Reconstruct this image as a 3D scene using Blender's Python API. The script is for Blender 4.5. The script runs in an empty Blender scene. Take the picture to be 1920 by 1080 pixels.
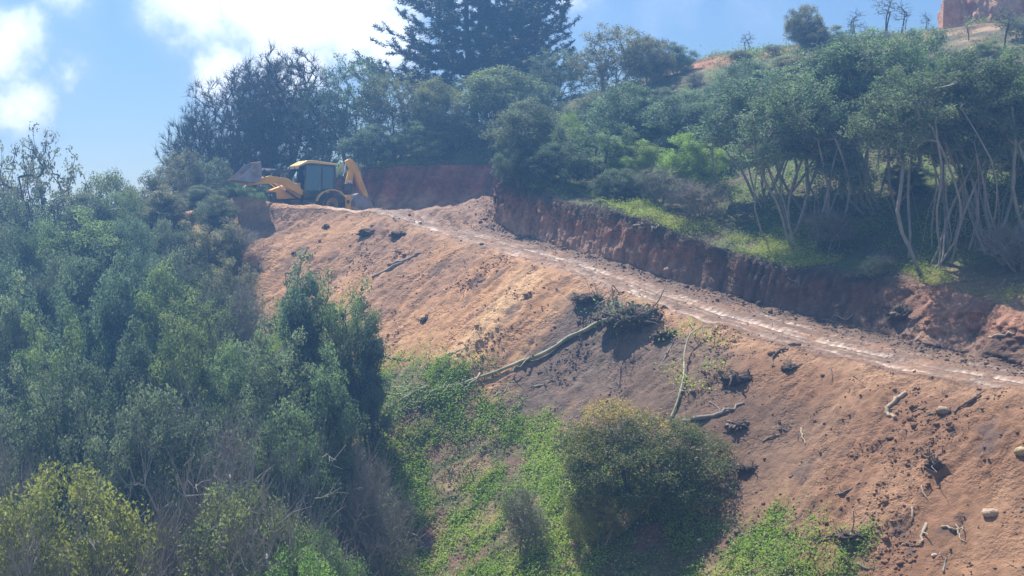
import bpy, math, random
import numpy as np
from mathutils import Vector, Matrix, Euler
from mathutils.bvhtree import BVHTree

SC = bpy.context.scene
COL = SC.collection

# ------------------------------------------------------------------ camera
F = 2638.0                       # focal length in pixels of a 1920 px wide frame
PITCH = math.atan(140 / F)       # the lens looks a little down
cam_data = bpy.data.cameras.new('camera')
cam_data.sensor_width = 36.0
cam_data.lens = 36.0 * F / 1920.0
cam_data.clip_start = 0.5
cam_data.clip_end = 5000.0
cam = bpy.data.objects.new('camera', cam_data)
COL.objects.link(cam)
cam.location = (0, 0, 0)
cam.rotation_euler = (math.pi / 2 - PITCH, 0, 0)
SC.camera = cam

# ------------------------------------------------------------------ sky and sun
SUN_AZ = math.radians(-32.0)     # measured from +Y towards +X
SUN_EL = math.radians(61.0)
world = bpy.data.worlds.new('World')
SC.world = world
world.use_nodes = True


def build_world():
    nt = world.node_tree
    nt.nodes.clear()
    N, L = nt.nodes.new, nt.links.new
    out = N('ShaderNodeOutputWorld')
    bg = N('ShaderNodeBackground')
    bg.inputs['Strength'].default_value = 0.055
    sky = N('ShaderNodeTexSky')
    sky.sky_type = 'NISHITA'
    sky.sun_disc = False
    sky.sun_elevation = SUN_EL
    sky.sun_rotation = SUN_AZ
    sky.altitude = 100
    sky.air_density = 0.8
    sky.dust_density = 0.15
    sky.ozone_density = 2.5
    tc = N('ShaderNodeTexCoord')

    def vmath(op, a, b=None):
        n = N('ShaderNodeVectorMath'); n.operation = op
        for i, v in enumerate((a, b)):
            if v is None: continue
            if hasattr(v, 'links'): L(v, n.inputs[i])
            else: n.inputs[i].default_value = v
        return n

    def fmath(op, a, b=None, clamp=False):
        n = N('ShaderNodeMath'); n.operation = op; n.use_clamp = clamp
        for i, v in enumerate((a, b)):
            if v is None: continue
            if hasattr(v, 'links'): L(v, n.inputs[i])
            else: n.inputs[i].default_value = v
        return n.outputs[0]

    base = tc.outputs['Generated']
    nz = N('ShaderNodeTexNoise'); nz.inputs['Scale'].default_value = 22.0
    nz.inputs['Detail'].default_value = 6.0; nz.inputs['Roughness'].default_value = 0.6
    L(base, nz.inputs['Vector'])
    off = vmath('SUBTRACT', nz.outputs['Color'], (0.5, 0.5, 0.5))
    sc_ = vmath('SCALE', off.outputs[0]); sc_.inputs['Scale'].default_value = 0.045
    warped = vmath('ADD', base, sc_.outputs[0]).outputs[0]
    nz2 = N('ShaderNodeTexNoise'); nz2.inputs['Scale'].default_value = 26.0
    nz2.inputs['Detail'].default_value = 8.0; nz2.inputs['Roughness'].default_value = 0.62
    L(base, nz2.inputs['Vector'])
    total = None
    # cloud banks: (azimuth deg, elevation deg, radius, weight)
    for az, el, rad, wt in CLOUDS:
        a, e = math.radians(az), math.radians(el)
        d = (math.sin(a) * math.cos(e), math.cos(a) * math.cos(e), math.sin(e))
        dist = vmath('DISTANCE', warped, d)
        v = fmath('MULTIPLY', fmath('SUBTRACT', 1.0, fmath('DIVIDE', dist.outputs['Value'], rad), True), wt)
        total = v if total is None else fmath('MAXIMUM', total, v)
    dens = fmath('ADD', total, fmath('MULTIPLY', fmath('SUBTRACT', nz2.outputs['Fac'], 0.5), 0.9))
    cov = N('ShaderNodeMapRange'); cov.interpolation_type = 'SMOOTHSTEP'
    cov.inputs['From Min'].default_value = 0.06; cov.inputs['From Max'].default_value = 0.66
    L(dens, cov.inputs['Value'])
    shade = N('ShaderNodeMix'); shade.data_type = 'RGBA'
    bright = N('ShaderNodeMapRange'); bright.inputs['From Min'].default_value = 0.35; bright.inputs['From Max'].default_value = 0.75
    L(dens, bright.inputs['Value']); L(bright.outputs[0], shade.inputs['Factor'])
    shade.inputs['A'].default_value = (5.6, 6.8, 8.8, 1); shade.inputs['B'].default_value = (15, 15, 14.4, 1)
    mix = N('ShaderNodeMix'); mix.data_type = 'RGBA'
    L(cov.outputs[0], mix.inputs['Factor'])
    L(sky.outputs[0], mix.inputs['A'])
    L(shade.outputs['Result'], mix.inputs['B'])
    L(mix.outputs['Result'], bg.inputs['Color'])
    L(bg.outputs[0], out.inputs['Surface'])


CLOUDS = [(-12.6, 8.4, 0.062, 1.15), (-9.5, 8.0, 0.075, 1.25), (-6.2, 8.2, 0.07, 1.2), (-11.5, 5.6, 0.045, .9), (-8.6, 5.9, 0.05, 1.0), (-5.0, 6.6, 0.045, 1.0), (-19.6, 6.4, 0.045, 1.0), (-19.2, 4.3, 0.04, .85),
          (-17.2, 5.0, 0.028, .55), (-17.5, 9.0, 0.05, .6), (2.2, 9.0, 0.06, 0.62), (6.0, 8.9, 0.05, .42), (9.5, 8.2, 0.05, .34), (-2, 11, .08, 1.1), (-30, 12, 0.3, 0.8), (0, 24, 0.22, 0.8), (40, 15, 0.2, 0.6),
          (-60, 30, 0.4, 0.8), (120, 30, 0.5, 0.8), (180, 50, 0.5, 0.7), (60, 50, 0.3, 0.7)]
build_world()

sun_data = bpy.data.lights.new('sun', 'SUN')
sun_data.energy = 4.2
sun_data.angle = math.radians(0.5)
sun_data.color = (1.0, 0.94, 0.84)
sun = bpy.data.objects.new('sun', sun_data)
COL.objects.link(sun)
SUN_DIR = Vector((math.sin(SUN_AZ) * math.cos(SUN_EL), math.cos(SUN_AZ) * math.cos(SUN_EL), math.sin(SUN_EL)))
sun.rotation_euler = SUN_DIR.to_track_quat('Z', 'Y').to_euler()
SC.view_settings.view_transform = 'Standard'
SC.view_settings.look = 'None'
SC.view_settings.exposure = 1.27
SC.view_settings.gamma = 1.0
SC.cycles.max_bounces = 5
SC.cycles.diffuse_bounces = 2
SC.cycles.glossy_bounces = 2
SC.cycles.transmission_bounces = 3
SC.cycles.volume_bounces = 0
SC.cycles.transparent_max_bounces = 4
SC.cycles.use_denoising = True
SC.cycles.sample_clamp_direct = 6.0
SC.cycles.sample_clamp_indirect = 3.0
#TERRAIN-BEGIN
# ------------------------------------------------------------------ noise
def _h(ix, iy, iz, seed):
    n = (ix.astype(np.int64) * 374761393 + iy.astype(np.int64) * 668265263 + iz.astype(np.int64) * 2147483647 + seed * 1274126177) & 0xffffffff
    n = ((n ^ (n >> 13)) * 1274126177) & 0xffffffff
    n = (n ^ (n >> 16)) & 0xffffffff
    return n.astype(np.float64) / 4294967295.0


def vnoise(x, y, z=0.0, seed=0):
    x, y, z = np.broadcast_arrays(np.asarray(x, float), np.asarray(y, float), np.asarray(z, float))
    ix, iy, iz = np.floor(x), np.floor(y), np.floor(z)
    fx, fy, fz = x - ix, y - iy, z - iz
    fx, fy, fz = [f * f * f * (f * (f * 6 - 15) + 10) for f in (fx, fy, fz)]
    r = 0
    for dx in (0, 1):
        wx = fx if dx else 1 - fx
        for dy in (0, 1):
            wy = fy if dy else 1 - fy
            for dz in (0, 1):
                wz = fz if dz else 1 - fz
                r = r + _h(ix + dx, iy + dy, iz + dz, seed) * wx * wy * wz
    return r * 2 - 1


def fbm(x, y, z=0.0, seed=0, octs=4, rough=0.5):
    a, s, t = 1.0, 0.0, 0.0
    for o in range(octs):
        s = s + a * vnoise(x * 2 ** o + o * 17.3, y * 2 ** o - o * 9.1, np.asarray(z) * 2 ** o + o * 3.7, seed + o)
        t += a
        a *= rough
    return s / t


def sstep(a, b, x):
    t = np.clip((x - a) / (b - a), 0, 1)
    return t * t * (3 - 2 * t)


# ------------------------------------------------------------------ lie of the land
A0 = np.array([16.65, 46.0]); TT = np.array([-0.590, 0.8075]); NN = np.array([0.8075, 0.590])


def tab(pts):
    xs = np.array([p[0] for p in pts], float); ys = np.array([p[1] for p in pts], float)
    return lambda v: np.interp(v, xs, ys)


def smooth_tab(pts, k=1.2):
    f = tab(pts)
    return lambda v: (f(v - k) + f(v - k / 2) + f(v) + f(v + k / 2) + f(v + k)) / 5


road_z = smooth_tab([(-40, -10.5), (-12, -6.6), (-0.1, -5.89), (4.5, -5.66), (10.1, -5.14), (15.4, -4.37), (18.8, -3.71), (24.4, -2.54),
                     (33.4, -1.24), (41.5, 0.05), (45, -0.1), (51, -0.1), (55, -0.7), (60, -1.8), (70, -5), (90, -12), (160, -30)])
road_in = smooth_tab([(-40, 4.8), (-2, 4.9), (3, 4.9), (6.4, 5.5), (9.4, 5.9), (13, 5.9), (16.5, 5.3), (20, 4.3), (24, 3.7), (29, 3.8), (36.3, 4.3),
              (37.3, 8), (39, 12.5), (46, 13.4), (49, 12.2), (53, 5.6), (57, 3.5), (63, 2.5), (160, 2.5)], 0.5)
road_out = smooth_tab([(-40, 0), (42, 0), (44.5, -1.2), (47, -3.0), (49, -4.6), (51, -5.6), (54, -6.2), (58, -6), (66, -3.5), (90, -2), (160, -2)], 1.0)
bank_h = smooth_tab([(-40, 1.8), (0, 2.0), (4, 1.9), (9, 2.2), (13, 2.0), (17, 2.0), (20, 2.15), (24, 2.5), (29, 2.35), (34, 2.5), (36, 2.4), (39, 3.2),
                     (50, 3.3), (54, 3.3), (57, 2.9), (59.5, 1.2), (63, 0.2), (160, 0.1)])
bank_w = smooth_tab([(-40, 1.0), (0, 1.1), (4, 1.3), (6.5, 2.0), (9.5, 2.2), (12, 0.9), (16, 0.6), (36, 0.65), (52, 0.9), (60, 1.5), (160, 2)])
crest_z = smooth_tab([(-90, -14), (-60, -7), (-45, -2), (-30, 1.5), (-20, 3.2), (-8, 4.9), (1.5, 7.4), (10, 10.3), (15, 11.9), (22, 12.3), (28, 12.6), (34, 13.2), (60, 16), (120, 22)], 0.9)


def natural(x, y):
    pl = -25.56 + 0.243 * x + 0.3356 * y
    cr = crest_z(x)
    k = 1.2
    m = -k * np.logaddexp(-pl / k, -cr / k)
    return m - 0.16 * np.maximum(0, y - 106) - 0.25 * np.maximum(0, y - 125)


def to_sc(x, y):
    dx, dy = x - A0[0], y - A0[1]
    return dx * TT[0] + dy * TT[1], dx * NN[0] + dy * NN[1]


def to_xy(s, c):
    return A0[0] + s * TT[0] + c * NN[0], A0[1] + s * TT[1] + c * NN[1]


def land(s, c):
    """height of the ground above (s, c), without the fine relief"""
    s = np.asarray(s, float); c = np.asarray(c, float)
    x, y = to_xy(s, c)
    zr, ci, co, bh, bw = road_z(s), road_in(s), road_out(s), bank_h(s), bank_w(s)
    # downhill fill
    d = np.maximum(0, co - c)
    ds = d
    fill = zr - 0.73 * np.minimum(ds, 15) - 0.5 * np.clip(ds - 15, 0, 9) - 0.12 * np.maximum(0, ds - 24)
    # fans of tipped soil and hollows between them
    env = sstep(0.2, 4, d) * (1 - sstep(14, 24, d))
    sl = s + 0.10 * d
    fan = 0.75 * np.exp(-((sl - 25.0) / 2.0) ** 2) - 0.75 * np.exp(-((sl - 19.0) / 3.2) ** 2) + 0.35 * np.exp(-((sl - 12) / 2.0) ** 2) \
        - 0.3 * np.exp(-((sl - 8) / 1.6) ** 2) + 0.4 * np.exp(-((sl - 3) / 2.2) ** 2) + 0.4 * np.exp(-((sl - 34) / 2.5) ** 2) - 0.35 * np.exp(-((sl - 39) / 2.4) ** 2) + 0.5 * np.exp(-((sl - 45) / 2.6) ** 2)
    fill = fill + env * fan
    fill = np.maximum(fill, -19.5 + 0 * s)
    # the near side of the gully, where the photographer stands
    opp = -1.7 - 0.5 * np.maximum(0, y - 2)
    fill = np.maximum(fill, np.maximum(opp, -19.5))
    # platform
    plat = zr + 0.0 * c
    berm = (0.25 + 0.30 * sstep(43, 46, s) + 0.45 * np.exp(-((s - 49.2) / 2.2) ** 2)) * sstep(38, 44, s) * (1 - sstep(56, 60, s))
    bpos = np.exp(-((c - (co + 0.45)) / 0.62) ** 2)
    # hill above
    u = np.clip((c - ci) / bw, 0, 1)
    up = c - (ci + bw)
    nat = natural(x, y)
    k = sstep(0, 9, up)
    hill = (zr + bh + 0.22 * np.maximum(0, up)) * (1 - k) + nat * k
    z = np.where(c < co, fill, np.where(c < ci, plat, np.where(up < 0, plat + bh * u, hill)))
    z = z + berm * bpos
    # spoil heap at the corner of the bank, bluff on the hilltop
    hx, hy = x + 1.9, y - 79.6
    a = hx * 0.80 + hy * -0.25; b = hx * 0.25 + hy * 0.80
    heap = 1.35 * np.exp(-((hx - .9) / 1.3) ** 2 - (b / 1.5) ** 2) + 0.75 * np.exp(-((hx + .9) / 1.5) ** 2 - (hy / 1.4) ** 2) + 0.4 * np.exp(-((hx + 3.2) / 1.8) ** 2 - (hy / 1.3) ** 2)
    z = z + heap * (c < ci + 0.3)
    return z


def ground_z(x, y):
    s, c = to_sc(x, y)
    return float(land(s, c))
#TERRAIN-END

RNG = np.random.default_rng(7)


def px_ray(px, py):
    x = (px - 960) / F; u = (540 - py) / F
    c, s = math.cos(PITCH), math.sin(PITCH)
    d = np.array([x, c + u * s, -s + u * c])
    return d / d[1]


# ------------------------------------------------------------------ object helpers
def new_mesh(name, verts, faces, mat=None, smooth=False, attrs=None):
    """one mesh from numpy arrays; faces: list of (n,k) arrays"""
    me = bpy.data.meshes.new(name)
    verts = np.asarray(verts, np.float32)
    if not isinstance(faces, (list, tuple)):
        faces = [faces]
    faces = [f for f in faces if len(f)]
    me.vertices.add(len(verts)); me.vertices.foreach_set('co', verts.ravel())
    loops = np.concatenate([np.asarray(f, np.int32).ravel() for f in faces])
    sizes = np.concatenate([np.full(len(f), np.asarray(f).shape[1], np.int32) for f in faces])
    starts = np.concatenate([[0], np.cumsum(sizes)[:-1]]).astype(np.int32)
    me.loops.add(len(loops)); me.loops.foreach_set('vertex_index', loops)
    me.polygons.add(len(sizes)); me.polygons.foreach_set('loop_start', starts)
    me.polygons.foreach_set('use_smooth', np.full(len(sizes), smooth))
    me.update(calc_edges=True)
    if attrs:
        for k, v in attrs.items():
            v = np.asarray(v, np.float32)
            if v.ndim == 2:
                if v.shape[1] == 3: v = np.hstack([v, np.ones((len(v), 1), np.float32)])
                a = me.attributes.new(k, 'FLOAT_COLOR', 'POINT'); a.data.foreach_set('color', v.ravel())
            else:
                a = me.attributes.new(k, 'FLOAT', 'POINT'); a.data.foreach_set('value', v)
    if mat: me.materials.append(mat)
    return me


def link(name, data, parent=None, loc=None):
    o = bpy.data.objects.new(name, data)
    COL.objects.link(o)
    if parent: o.parent = parent
    if loc is not None: o.location = loc
    return o


def tag(o, label=None, cat=None, group=None, kind=None):
    if label: o['label'] = label
    if cat: o['category'] = cat
    if group: o['group'] = group
    if kind: o['kind'] = kind
    return o


def thing(name, label, cat, loc=(0, 0, 0), group=None):
    o = link(name, None, None, loc)
    o.empty_display_size = 0.3
    return tag(o, label, cat, group)


# ------------------------------------------------------------------ materials
def mat_new(name):
    m = bpy.data.materials.new(name); m.use_nodes = True
    nt = m.node_tree; nt.nodes.clear()
    out = nt.nodes.new('ShaderNodeOutputMaterial')
    return m, nt, out


def mat_simple(name, col, rough=0.6, metal=0.0, spec=0.5, noise=0.0, nscale=6.0, dirt=None, dirt_amt=0.0):
    m, nt, out = mat_new(name)
    b = nt.nodes.new('ShaderNodeBsdfPrincipled')
    b.inputs['Base Color'].default_value = (*col, 1); b.inputs['Roughness'].default_value = rough
    b.inputs['Metallic'].default_value = metal; b.inputs['Specular IOR Level'].default_value = spec
    if noise or dirt:
        tc = nt.nodes.new('ShaderNodeTexCoord')
        n = nt.nodes.new('ShaderNodeTexNoise'); n.inputs['Scale'].default_value = nscale; n.inputs['Detail'].default_value = 6
        nt.links.new(tc.outputs['Object'], n.inputs['Vector'])
        mx = nt.nodes.new('ShaderNodeMix'); mx.data_type = 'RGBA'
        mr = nt.nodes.new('ShaderNodeMapRange')
        mr.inputs['From Min'].default_value = 0.42; mr.inputs['From Max'].default_value = 0.66
        mr.inputs['To Max'].default_value = dirt_amt if dirt else noise
        nt.links.new(n.outputs['Fac'], mr.inputs['Value']); nt.links.new(mr.outputs[0], mx.inputs['Factor'])
        mx.inputs['A'].default_value = (*col, 1)
        mx.inputs['B'].default_value = (*(dirt if dirt else [c * 0.5 for c in col]), 1)
        nt.links.new(mx.outputs['Result'], b.inputs['Base Color'])
    nt.links.new(b.outputs[0], out.inputs['Surface'])
    return m


def mat_soil():
    m, nt, out = mat_new('soil')
    N, L = nt.nodes.new, nt.links.new
    b = N('ShaderNodeBsdfPrincipled')
    a = N('ShaderNodeAttribute'); a.attribute_name = 'Col'
    r = N('ShaderNodeAttribute'); r.attribute_name = 'wet'
    geo = N('ShaderNodeNewGeometry')
    n1 = N('ShaderNodeTexNoise'); n1.inputs['Scale'].default_value = 3.2; n1.inputs['Detail'].default_value = 9; n1.inputs['Roughness'].default_value = 0.65
    n2 = N('ShaderNodeTexNoise'); n2.inputs['Scale'].default_value = 11; n2.inputs['Detail'].default_value = 6; n2.inputs['Roughness'].default_value = 0.7
    L(geo.outputs['Position'], n1.inputs['Vector']); L(geo.outputs['Position'], n2.inputs['Vector'])
    mr = N('ShaderNodeMapRange'); mr.inputs['From Min'].default_value = 0.3; mr.inputs['From Max'].default_value = 0.7
    mr.inputs['To Min'].default_value = 0.68; mr.inputs['To Max'].default_value = 1.25
    L(n1.outputs['Fac'], mr.inputs['Value'])
    mu = N('ShaderNodeVectorMath'); mu.operation = 'SCALE'
    L(a.outputs['Color'], mu.inputs[0]); L(mr.outputs[0], mu.inputs['Scale'])
    L(mu.outputs[0], b.inputs['Base Color'])
    rr = N('ShaderNodeMapRange'); rr.inputs['To Min'].default_value = 0.9; rr.inputs['To Max'].default_value = 0.36
    L(r.outputs['Fac'], rr.inputs['Value']); L(rr.outputs[0], b.inputs['Roughness'])
    b.inputs['Specular IOR Level'].default_value = 0.3
    bp = N('ShaderNodeBump'); bp.inputs['Strength'].default_value = 0.7; bp.inputs['Distance'].default_value = 0.09
    vo = N('ShaderNodeTexVoronoi'); vo.inputs['Scale'].default_value = 5.5; vo.inputs['Detail'].default_value = 2.0; vo.inputs['Roughness'].default_value = 0.6
    L(geo.outputs['Position'], vo.inputs['Vector'])
    n3 = N('ShaderNodeTexNoise'); n3.inputs['Scale'].default_value = 0.7; n3.inputs['Detail'].default_value = 3
    L(geo.outputs['Position'], n3.inputs['Vector'])
    vm = N('ShaderNodeMapRange'); vm.inputs['From Min'].default_value = 0.42; vm.inputs['From Max'].default_value = 0.60; vm.inputs['To Min'].default_value = -0.1; vm.inputs['To Max'].default_value = -1.1
    L(n3.outputs['Fac'], vm.inputs['Value'])
    vx = N('ShaderNodeMath'); vx.operation = 'MULTIPLY'; L(vo.outputs['Distance'], vx.inputs[0]); L(vm.outputs[0], vx.inputs[1])
    ad0 = N('ShaderNodeMath'); ad0.operation = 'ADD'; L(n2.outputs['Fac'], ad0.inputs[0]); L(vx.outputs[0], ad0.inputs[1])
    ad = N('ShaderNodeMath'); ad.operation = 'ADD'
    L(ad0.outputs[0], ad.inputs[0]); L(n1.outputs['Fac'], ad.inputs[1])
    L(ad.outputs[0], bp.inputs['Height']); L(bp.outputs[0], b.inputs['Normal'])
    L(b.outputs[0], out.inputs['Surface'])
    return m


def mat_leaf(name, a_col, b_col, transl=0.38, rough=0.58, tcol=(1.15, 1.3, 0.62)):
    """two-tone foliage: the mesh attribute 'tone' picks between the two leaf colours, the object colour tints"""
    m, nt, out = mat_new(name)
    N, L = nt.nodes.new, nt.links.new
    b = N('ShaderNodeBsdfPrincipled'); b.inputs['Roughness'].default_value = rough; b.inputs['Specular IOR Level'].default_value = 0.4
    at = N('ShaderNodeAttribute'); at.attribute_name = 'tone'
    oi = N('ShaderNodeObjectInfo')
    mx = N('ShaderNodeMix'); mx.data_type = 'RGBA'
    mx.inputs['A'].default_value = (*a_col, 1); mx.inputs['B'].default_value = (*b_col, 1)
    L(at.outputs['Fac'], mx.inputs['Factor'])
    mu = N('ShaderNodeMix'); mu.data_type = 'RGBA'; mu.blend_type = 'MULTIPLY'; mu.inputs['Factor'].default_value = 1
    L(mx.outputs['Result'], mu.inputs['A']); L(oi.outputs['Color'], mu.inputs['B'])
    L(mu.outputs['Result'], b.inputs['Base Color'])
    tr = N('ShaderNodeBsdfTranslucent')
    tm = N('ShaderNodeVectorMath'); tm.operation = 'MULTIPLY'; tm.inputs[1].default_value = tcol
    L(mu.outputs['Result'], tm.inputs[0]); L(tm.outputs[0], tr.inputs['Color'])
    ms = N('ShaderNodeMixShader'); ms.inputs[0].default_value = transl
    L(b.outputs[0], ms.inputs[1]); L(tr.outputs[0], ms.inputs[2])
    L(ms.outputs[0], out.inputs['Surface'])
    return m


M_SOIL = mat_soil()
M_LEAF = mat_leaf('leaf_green', (0.066, 0.088, 0.060), (0.30, 0.35, 0.235), transl=.42, rough=.58, tcol=(1.05, 1.25, .72))
M_LEAF_TIP = mat_leaf('leaf_new_growth', (0.075, 0.13, 0.05), (0.74, 0.50, 0.19))
M_NEEDLE = mat_leaf('needle', (0.014, 0.026, 0.02), (0.038, 0.055, 0.042), transl=0.12, rough=0.6)
M_HERB = mat_leaf('herb_leaf', (0.14, 0.25, 0.05), (0.50, 0.60, 0.14), transl=0.42)
M_BARK = mat_simple('bark_grey', (0.33, 0.30, 0.255), 0.9, noise=0.5, nscale=3)
M_BARK_DARK = mat_simple('bark_dark', (0.075, 0.065, 0.055), 0.9, noise=0.5, nscale=3)
M_TWIG = mat_simple('dry_twig', (0.30, 0.26, 0.22), 0.95, noise=0.5, nscale=2)
M_WOOD = mat_simple('bare_wood', (0.40, 0.31, 0.21), 0.8, noise=0.5, nscale=5)
M_WOOD_PALE = mat_simple('pale_trunk', (0.42, 0.38, 0.26), 0.8, dirt=(0.16, 0.17, 0.07), dirt_amt=0.9, nscale=1.6)
M_ROOT = mat_simple('dark_root', (0.20, 0.14, 0.10), 0.9, noise=0.6, nscale=5)


# ------------------------------------------------------------------ terrain mesh
def build_terrain():
    s_ax = np.concatenate([np.linspace(-110, -10, 34)[:-1], np.arange(-10, 60, 0.115), np.linspace(60, 190, 60)])
    S = s_ax[:, None]
    nfar, nfill, nplat, nwall, nnear, nhill = 34, 215, 60, 46, 90, 80
    ci, co, bw = road_in(S), road_out(S), bank_w(S)
    cols = [co - 24 - (np.linspace(1, 0, nfar + 1)[:-1] ** 2) * 120,
            co - 24 * (1 - np.linspace(0, 1, nfill + 1)[:-1]) ** 1.1,
            co + (ci - co) * np.linspace(0, 1, nplat + 1)[:-1],
            ci + bw * np.linspace(0, 1, nwall + 1)[:-1],
            ci + bw + 11 * np.linspace(0, 1, nnear + 1)[:-1],
            ci + bw + 11 + (np.linspace(0, 1, nhill) ** 1.8) * 150]
    C = np.concatenate([c + 0 * S for c in cols], axis=1)
    b1 = nfar + nfill; b2 = b1 + nplat; b3 = b2 + nwall
    Sg = S + 0 * C
    Z = land(Sg, C)
    X, Y = to_xy(Sg, C)
    d = co - C                      # metres below the outer edge
    e = C - co
    u = np.clip((C - ci) / bw, 0, 1)
    up = C - (ci + bw)
    is_fill = sstep(-0.2, 0.4, d); is_hill = sstep(-0.05, 0.15, up)
    is_wall = (u > 0) & (u < 1)
    wallw = np.where(is_wall, 1.0, 0) * np.sin(np.pi * np.clip(u, 0, 1)) ** 0.4
    # wander the two edges so that nothing runs ruler straight
    near_edge = np.exp(-(d / 0.9) ** 2)
    Z += near_edge * 0.22 * fbm(X * .8, Y * .8, 0, 5, 3)
    wob = 0.45 * fbm(Sg * .35, 3.3, 0, 11, 3) + 0.22 * fbm(Sg * 1.3, 1.3, 0, 12, 3)
    wob = wob + sstep(44, 47, Sg) * .5 * fbm(Sg * .9, 5.1, 0, 13, 3)
    wmask = np.exp(-(np.maximum(0, ci - C) / 1.2) ** 2) * np.exp(-(np.maximum(0, up) / 2.0) ** 2)
    # relief of the tipped soil: streaks running downhill plus clods
    sl = Sg + 0.12 * d
    fine = 0.16 * fbm(sl * 0.55, d * 0.16, 0, 21, 4) + 0.11 * fbm(sl * 1.7, d * 0.5, 0, 22, 4, 0.6)
    rid = 1 - np.abs(fbm(sl * 2.2, d * 0.9, 0, 23, 4, 0.62)) * 2
    fine += 0.07 * rid + 0.11 * fbm(X * 2.6, Y * 2.6, Z * 1.5, 24, 3, 0.65)
    lump = np.maximum(0, fbm(X * 1.9, Y * 1.9, 0, 25, 4, 0.65) - 0.16)
    toe = sstep(5, 9, d)
    fine += 0.35 * lump * (0.5 + 0.9 * toe)
    smooth_m = sstep(-.25, .25, fbm(sl * .28, d * .12, 0, 27, 3))
    fine = fine * (.35 + .95 * smooth_m) + smooth_m * toe * .10 * fbm(X * 4.2, Y * 4.2, 0, 28, 3, .6)
    rill = np.abs(fbm(sl * 1.1 + .3 * vnoise(d * .8, s_ax[:, None] * .2, 0, 30), d * .07, 0, 29, 3, .5))
    fine -= .16 * (1 - sstep(0, .10, rill)) * sstep(.6, 2.5, d) * sstep(-.1, .3, fbm(sl * .2, d * .2, 0, 32, 2))
    # little slips: a scarp with a dark hollow under it
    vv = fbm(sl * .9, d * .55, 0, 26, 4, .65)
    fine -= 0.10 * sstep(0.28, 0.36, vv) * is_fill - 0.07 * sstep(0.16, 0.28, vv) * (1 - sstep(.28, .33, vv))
    Z += is_fill * fine
    # platform: ruts
    plat = (C >= co) & (C < ci)
    pm = np.where(plat, 1.0, 0)
    mean = 0.25 * fbm(Sg * .12, 7.7, 0, 31, 2)
    rut = np.zeros_like(Z); pale = np.zeros_like(Z)
    for cc, wd, dep, st, lim in ((0.75, 0.22, 0.07, 1.0, (-20, 47)), (2.15, 0.26, 0.08, 1.0, (-20, 44)), (1.45, 0.14, 0.03, .55, (-20, 27)), (2.75, 0.25, 0.07, .75, (6, 36)), (4.0, 0.24, 0.06, .8, (-20, 16)), (0.25, .16, .03, .6, (14, 45))):
        cw_ = co + cc * np.interp(Sg, [-10, 14, 24, 60], [1.05, 1, 0.82, 0.85]) + mean + 0.06 * vnoise(Sg * 1.1, cc * 9, 0, 33)
        wd = wd * .85
        g = np.exp(-((C - cw_) / wd) ** 2) * ((Sg > lim[0]) & (Sg < lim[1]))
        edge = np.exp(-((np.abs(C - cw_) - wd * 1.5) / 0.12) ** 2)
        # tread bars
        bars = 0.5 + 0.5 * np.sin(Sg * 2 * np.pi / 0.34 + (C - cw_) * 5)
        rut += -dep * g + 0.035 * edge + g * 0.035 * bars
        brk = 0.35 + 0.65 * sstep(-0.25, 0.25, fbm(Sg * .5, cc * 3, 0, 34, 3))
        barm = np.where(cc > 2.5, 0.1 + 1.0 * bars, 0.4 + 0.6 * bars) * sstep(-.5, .2, fbm(Sg * 2.2, C * 3, 0, 40, 3))
        pale = np.maximum(pale, g * st * brk * barm)
    rough = 0.06 * fbm(Sg * 1.2, C * 2.4, 0, 35, 4, .6) + 0.035 * fbm(Sg * 5, C * 6, 0, 36, 3, .6)
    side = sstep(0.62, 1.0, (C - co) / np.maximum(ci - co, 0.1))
    rough = rough * (0.8 + 1.6 * side) + side * 0.16 * np.maximum(0, fbm(X * 1.6, Y * 1.6, 0, 37, 3))
    Z += pm * (rut + rough)
    heapm = ((X + 2.6) / 3.2) ** 2 + ((Y - 79.6) / 3.0) ** 2 < 1
    Z += pm * heapm * (0.45 * fbm(X * 1.6 + Y * .8, Y * .5, 0, 38, 4, .65) - .25 * (1 - sstep(0, .15, np.abs(fbm(X * 1.3 + Y * .5, Y * .35, 0, 39, 3)))))
    # digger's platform edge
    # cut bank: vertical scrapes of the bucket teeth
    tilt = Sg + 0.35 * u
    groove = np.abs(((tilt / 0.36 + 0.35 * vnoise(Sg * 1.7, 0, 0, 41)) % 1.0) - 0.5) * 2
    ga = (0.35 + 0.65 * sstep(-0.2, 0.3, fbm(Sg * .25, u * 1.2, 0, 42, 2)))
    coll = 1 - sstep(8.5, 12.5, Sg) * 1.0
    disp = wallw * (0.20 * groove * ga * (1 - 0.75 * coll) + (0.30 + .35 * sstep(44, 47, Sg)) * fbm(Sg * .8, Z * .9, 3, 43, 4, .6) + 0.09 * fbm(Sg * 3, Z * 3, 5, 44, 3, .6))
    disp += wallw * coll * (0.9 * fbm(Sg * .9, Z * .7, 9, 45, 5, .7) + .35 * np.abs(fbm(Sg * 1.5, Z * .25, 4, 49, 3, .6)))
    Z += is_hill * np.exp(-(np.maximum(0, up) / 1.6) ** 2) * .30 * fbm(Sg * .9, up * .5, 0, 53, 3)
    turf = np.exp(-((C - (ci + bw)) / 0.3) ** 2) * (0.18 + 0.3 * fbm(Sg * 1.6, 0, 0, 46, 3)) * (1 - coll)
    shift = wob * wmask - disp - turf
    X = X + NN[0] * shift; Y = Y + NN[1] * shift
    Z += wallw * 0.12 * fbm(Sg * 1.5, u * 6, 0, 47, 3)
    Z += np.exp(-((C - ci + .2) / 0.5) ** 2) * (0.10 + 0.16 * np.maximum(0, fbm(Sg * 1.2, C, 0, 48, 3)))
    # hill: tussocky
    Z += is_hill * (0.22 * fbm(X * .35, Y * .35, 0, 51, 3) + 0.10 * fbm(X * 1.4, Y * 1.4, 0, 52, 3))

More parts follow.
